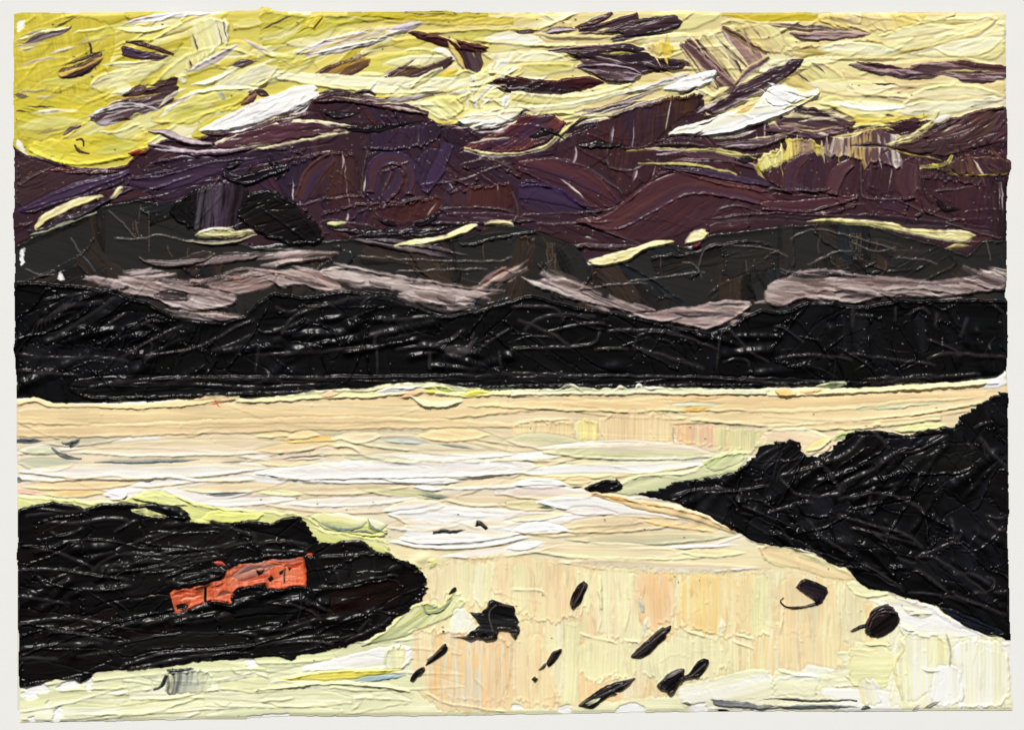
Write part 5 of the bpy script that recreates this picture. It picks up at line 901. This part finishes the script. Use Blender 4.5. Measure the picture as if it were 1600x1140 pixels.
for a in rb: ridge(a, 4, 1.2, (70, 56, 58))
for a in ['896,944 908,925 914,912', '990,1024 1010,1008 1040,984', '668,1030 690,1014', '1060,1066 1085,1052 1102,1036', '930,1090 955,1078 985,1064', '770,985 762,955 775,945', '790,984 810,985']: ridge(a, 3.2, 1.1, (90, 84, 84), .3)  # lighter grey along the rock crests: glints painted into the colour
settle()
rock(['740,822 746,813 754,815 764,826 758,828 750,820'], 'thin black chip in the white water', 40, h=2); lens(679, 831, 726, 829, 3.5, [(40, 46, 54), (20, 24, 28), (110, 112, 112)], part('slate_dab', WATER, 'short dark dash left of the black chip'), h=2.4, n0=.8)
# smear along the bottom edge
sm_ = part('slate_dab', WATER, 'grey slate smear along the bottom edge')
daub('1107,1090 1130,1092 1170,1098 1200,1100 1220,1103 1190,1108 1150,1106 1115,1102', [(60, 62, 68), (96, 98, 104), (120, 120, 120)], sm_, ang=4, h=2, streak=.5); lens(1120, 1108, 1142, 1110, 3, [(16, 16, 16)], slate())
lens(1195, 1090, 1336, 1094, 3, [(206, 206, 180), (70, 72, 72), (40, 42, 42)], slate('thin dark line along the bottom edge'), n1=.5); lens(1200, 1106, 1340, 1104, 5, [(206, 204, 190), (130, 132, 136), (90, 92, 96)], slate(), bend=-3)
daub('1342,1108 1350,1102 1358,1104 1362,1108', [(30, 30, 30), (60, 60, 60)], slate(), ang=0); lens(1424, 1112, 1438, 1100, 3, [(110, 106, 90), WHT], slate()); lens(1446, 1106, 1468, 1096, 3, [(70, 68, 60), (170, 166, 150)], slate()); lens(1066, 1097, 1082, 1098, 3, [(70, 72, 68), (190, 190, 170)], slate())
lens(280, 1010, 300, 1010, .1, [WHT], None) if False else None
# bare canvas at the left edge
for q in ['30,390 38,386 39,412 33,416 31,402', '88,434 94,420 98,432 104,436 96,438', '24,216 34,222 42,242 34,240 24,226', '24,34 42,30 36,42 26,52', '80,244 86,246 82,250']: daub(q, [(250, 249, 248)], part('bare_patch', None, None, 'gesso'), ang=0, h=.3, ridge=.6, flat=.15, streak=0, rough=.6)
# specks of stiff paint everywhere, brightest on the dark passages
dark = np.isin(ID, [BANK, HILL, SHORE, LEFTH, RIGHTH])
flecks(dark, 380, 1.1, None); flecks(np.isin(ID, [BANK, HILL, SHORE, LEFTH, RIGHTH]), 260, .6, [(120, 112, 108), (150, 140, 132), (96, 90, 92)], r=(.5, .9))
flecks(ID == BANK, 160, 1., [(130, 90, 50), (120, 110, 120)], r=(.5, .9)); flecks(np.isin(ID, [SKY, WATER]), 160, 1.4, None)
flecks(ID == SKY, 40, .8, [(90, 70, 50), (110, 90, 60)]); flecks(ID == WATER, 40, .8, [(90, 84, 70), (120, 110, 90)], r=(.5, 1))
# canvas weave, only where paint is thin
thin = 1-sm(.8, 3.2, H)
H += thin*.12*(np.sin(XX*2*np.pi/3.4)*np.sin(YY*2*np.pi/3.4))
# light
SUN_EL, SUN_AZ, SUN_STR, SUN_ANG, SKY_STR = 47, -14, 4.4, 9, .05
WALLCOL = (.80, .80, .78)
# ================================================================= sheet outline
OUT = P('21,22 35,20 150,20 250,18 380,17 402,15 408,11 424,12 430,18 560,19 680,17 696,16 712,19 850,20 1050,17 1062,16 1140,20 1250,19 1450,19 1560,19 1572,22 1572,100 1573,165 1575,210 1574,248 1580,252 1581,262 1578,272 1574,290 1573,305 1575,308 1573,312 1573,440 1570,463 1574,470 1575,545 1573,575 1574,600 1577,625 1575,640 1576,790 1577,800 1574,830 1577,920 1579,1000 1581,1060 1583,1109 1430,1110 1360,1111 1200,1110 1000,1112 880,1114 660,1118 450,1118 398,1120 385,1122 300,1123 100,1127 31,1128 30,1072 28,1030 30,1000 27,975 28,890 25,870 28,845 27,790 25,650 26,600 23,560 20,545 23,530 22,450 23,400 20,335 22,328 22,235 19,226 21,215')
od = sdf(OUT, XX+WX*.22, YY+WY*.22)
inside = od > 0
H *= (.15+.85*sm(0, 6, od)); H = np.maximum(H, .2)
for lo_, hi_, k_ in [(0, 240, SKY), (240, 400, BANK), (400, 445, HILL), (445, 622, SHORE), (622, GH, WATER)]:
    b_ = ID[lo_:hi_]; b_[b_ == 0] = k_
print('paint laid in %.1f s' % (time.time()-T0))

k5 = np.array([.06, .24, .4, .24, .06], np.float32)        # wet paint levels a little
def level(a):
    a = sum(w*np.roll(a, i-2, 0) for i, w in enumerate(k5)); return sum(w*np.roll(a, i-2, 1) for i, w in enumerate(k5))
soft_ = np.isin(ID, [0, SKY, WATER]).astype(np.float32)*.4+.6
H = H*(1-soft_)+level(H)*soft_
# ================================================================= scene
sc = bpy.context.scene
COL = sc.collection
ZC = 1.50                                   # height of the sheet's centre on the wall
BASE = np.array([0., 0., ZC-540*MM])        # where the sheet's lower edge meets the wall

def lin(c):
    c = np.clip(c/255., 0, 1)
    return np.where(c <= .04045, c/12.92, ((c+.055)/1.055)**2.4)
EXPO = 1.0
ALB = np.clip(lin(C)/EXPO, .0008, .88).astype(np.float32)

def paint_material(name, rough_dark, rough_light, spec):
    m = bpy.data.materials.new(name); m.use_nodes = True
    nt = m.node_tree; n = nt.nodes; l = nt.links; b = n['Principled BSDF']
    at = n.new('ShaderNodeAttribute'); at.attribute_name = 'pigment'
    tc = n.new('ShaderNodeTexCoord')
    nz = n.new('ShaderNodeTexNoise'); nz.inputs['Scale'].default_value = 900; nz.inputs['Detail'].default_value = 3
    l.new(tc.outputs['Object'], nz.inputs['Vector'])
    hv = n.new('ShaderNodeHueSaturation'); hv.inputs['Saturation'].default_value = 1.0
    vr = n.new('ShaderNodeMapRange'); vr.inputs['To Min'].default_value = .94; vr.inputs['To Max'].default_value = 1.05
    l.new(nz.outputs['Fac'], vr.inputs['Value']); l.new(vr.outputs[0], hv.inputs['Value']); l.new(at.outputs['Color'], hv.inputs['Color'])
    l.new(hv.outputs['Color'], b.inputs['Base Color'])
    bw = n.new('ShaderNodeRGBToBW'); l.new(at.outputs['Color'], bw.inputs[0])
    rr = n.new('ShaderNodeMapRange'); rr.inputs['From Max'].default_value = .35
    rr.inputs['To Min'].default_value = rough_dark; rr.inputs['To Max'].default_value = rough_light
    l.new(bw.outputs[0], rr.inputs['Value'])
    ad = n.new('ShaderNodeMath'); ad.operation = 'MULTIPLY_ADD'; ad.inputs[1].default_value = .06
    l.new(nz.outputs['Fac'], ad.inputs[0]); l.new(rr.outputs[0], ad.inputs[2]); l.new(ad.outputs[0], b.inputs['Roughness'])
    bp_ = n.new('ShaderNodeBump'); bp_.inputs['Strength'].default_value = .035; bp_.inputs['Distance'].default_value = .0004
    l.new(nz.outputs['Fac'], bp_.inputs['Height']); l.new(bp_.outputs['Normal'], b.inputs['Normal'])
    b.inputs['Specular IOR Level'].default_value = spec
    return m
MATS = {'paint': paint_material('oil_paint', .24, .42, .12), 'gesso': paint_material('gesso', .8, .8, .2)}

root = bpy.data.objects.new('painting', None); COL.objects.link(root)
root.location = BASE
root['label'] = 'thick impasto seascape painting with yellow sky, purple clouds, black headlands and cream water'
root['category'] = 'painting'

# one continuous relief; every part takes its own faces of it
q = inside[:-1, :-1] & inside[1:, :-1] & inside[:-1, 1:] & inside[1:, 1:]
pid = ID[:-1, :-1]
jj, ii = np.nonzero(q)
fid = pid[jj, ii]
SHEET = .00014
def coords(idx):
    y = idx//GW; x = idx % GW
    co = np.empty((len(idx), 3), np.float32)
    co[:, 0] = (x-CX)*MM-BASE[0]
    co[:, 1] = -(SHEET+H[y, x]*MM)-BASE[1]
    co[:, 2] = ZC-(y-CY)*MM-BASE[2]
    return co
objs = {}
def mesh_part(k, name, parent):
    s = fid == k
    if s.sum() < 12: return None
    y, x = jj[s], ii[s]
    a = y*GW+x
    quads = np.stack([a, a+GW, a+GW+1, a+1], 1)
    vid, inv = np.unique(quads.ravel(), return_inverse=True)
    nf = len(quads)
    me = bpy.data.meshes.new(name)
    me.vertices.add(len(vid)); me.vertices.foreach_set('co', coords(vid).ravel())
    me.loops.add(nf*4); me.loops.foreach_set('vertex_index', inv.astype(np.int32).ravel())
    me.polygons.add(nf); me.polygons.foreach_set('loop_start', np.arange(0, nf*4, 4, dtype=np.int32))
    me.polygons.foreach_set('use_smooth', np.ones(nf, bool))
    at = me.attributes.new('pigment', 'FLOAT_COLOR', 'POINT')
    cc = np.ones((len(vid), 4), np.float32); cc[:, :3] = ALB[vid//GW, vid % GW]
    at.data.foreach_set('color', cc.ravel())
    me.update(calc_edges=True)
    me.materials.append(MATS[PARTS[k]['mat']])
    o = bpy.data.objects.new(name, me); COL.objects.link(o); o.parent = parent
    return o
def box_mesh(name, x0, x1, y0, y1, z0, z1, bevel=0.):
    import bmesh
    bm = bmesh.new(); bmesh.ops.create_cube(bm, size=1)
    for v in bm.verts:
        v.co = ((x0+x1)/2+v.co.x*(x1-x0), (y0+y1)/2+v.co.y*(y1-y0), (z0+z1)/2+v.co.z*(z1-z0))
    if bevel: bmesh.ops.bevel(bm, geom=bm.edges[:], offset=bevel, segments=2, affect='EDGES')
    me = bpy.data.meshes.new(name); bm.to_mesh(me); bm.free(); return me
for k, p in enumerate(PARTS):
    par = root if p['parent'] is None else (objs.get(p['parent']) or root)
    o = mesh_part(k, p['name'], par)
    if o is None: continue
    objs[k] = o
    if p['label']: o['label'] = p['label']
# the sheet of canvas behind the paint
me = box_mesh('canvas_sheet', (27-CX)*MM, (1570-CX)*MM, -SHEET+.00004, -.00002, ZC-(1108-CY)*MM-BASE[2], ZC-(25-CY)*MM-BASE[2], .00008)
def plain(name, col, rough, scale, amt, bump):
    m = bpy.data.materials.new(name); m.use_nodes = True
    nt = m.node_tree; n = nt.nodes; l = nt.links; b = n['Principled BSDF']
    tc = n.new('ShaderNodeTexCoord'); nz = n.new('ShaderNodeTexNoise'); nz.inputs['Scale'].default_value = scale; nz.inputs['Detail'].default_value = 4
    l.new(tc.outputs['Object'], nz.inputs['Vector'])
    cr = n.new('ShaderNodeValToRGB'); cr.color_ramp.elements[0].color = (*[c*(1-amt) for c in col], 1); cr.color_ramp.elements[1].color = (*[c*(1+amt) for c in col], 1)
    l.new(nz.outputs['Fac'], cr.inputs[0]); l.new(cr.outputs[0], b.inputs['Base Color'])
    bp_ = n.new('ShaderNodeBump'); bp_.inputs['Strength'].default_value = bump; bp_.inputs['Distance'].default_value = .0003
    l.new(nz.outputs['Fac'], bp_.inputs['Height']); l.new(bp_.outputs['Normal'], b.inputs['Normal'])
    b.inputs['Roughness'].default_value = rough; b.inputs['Specular IOR Level'].default_value = .1
    return m
me.materials.append(plain('raw_canvas', (.7, .68, .62), .9, 400, .05, .2))
o = bpy.data.objects.new('canvas_sheet', me); COL.objects.link(o); o.parent = root
o['label'] = 'flat sheet of canvas carrying the paint'

# the wall behind
wme = box_mesh('wall', -3, 3, 0, .12, 0, 3)
wme.materials.append(plain('wall_paint', WALLCOL, .9, 60, .004, .02))
wall = bpy.data.objects.new('wall', wme); COL.objects.link(wall)
wall['kind'] = 'structure'; wall['label'] = 'plain off-white wall behind the painting'; wall['category'] = 'wall'

# ================================================================= light
w = bpy.data.worlds.new('World'); sc.world = w; w.use_nodes = True
nt = w.node_tree; bg = nt.nodes['Background']
sky = nt.nodes.new('ShaderNodeTexSky'); sky.sky_type = 'NISHITA'; sky.sun_disc = False
sky.sun_elevation = math.radians(SUN_EL); sky.sun_rotation = math.radians(180+SUN_AZ)
nt.links.new(sky.outputs[0], bg.inputs[0]); bg.inputs[1].default_value = SKY_STR
sd = bpy.data.lights.new('sun', 'SUN'); sd.energy = SUN_STR; sd.angle = math.radians(SUN_ANG); sd.color = (1, .965, .91)
so = bpy.data.objects.new('sun', sd); COL.objects.link(so)
from mathutils import Vector
az = math.radians(SUN_AZ); el = math.radians(SUN_EL)
tosun = Vector((math.sin(-az)*math.cos(el)*-1, -math.cos(az)*math.cos(el), math.sin(el)))
so.rotation_euler = tosun.to_track_quat('Z', 'Y').to_euler(); so.location = tosun*5

# ================================================================= camera
cd = bpy.data.cameras.new('camera'); co = bpy.data.objects.new('camera', cd); COL.objects.link(co)
D = 2.6; cd.sensor_width = 36; cd.lens = 36*D/(1600*MM); cd.clip_start = .01; cd.clip_end = 100
co.location = (0, -D-SHEET, ZC); co.rotation_euler = (math.radians(90), 0, 0)
sc.camera = co
sc.view_settings.view_transform = 'Standard'; sc.view_settings.look = 'None'; sc.view_settings.exposure = 0; sc.view_settings.gamma = 1
print('scene built in %.1f s, %d parts' % (time.time()-T0, len(objs)))
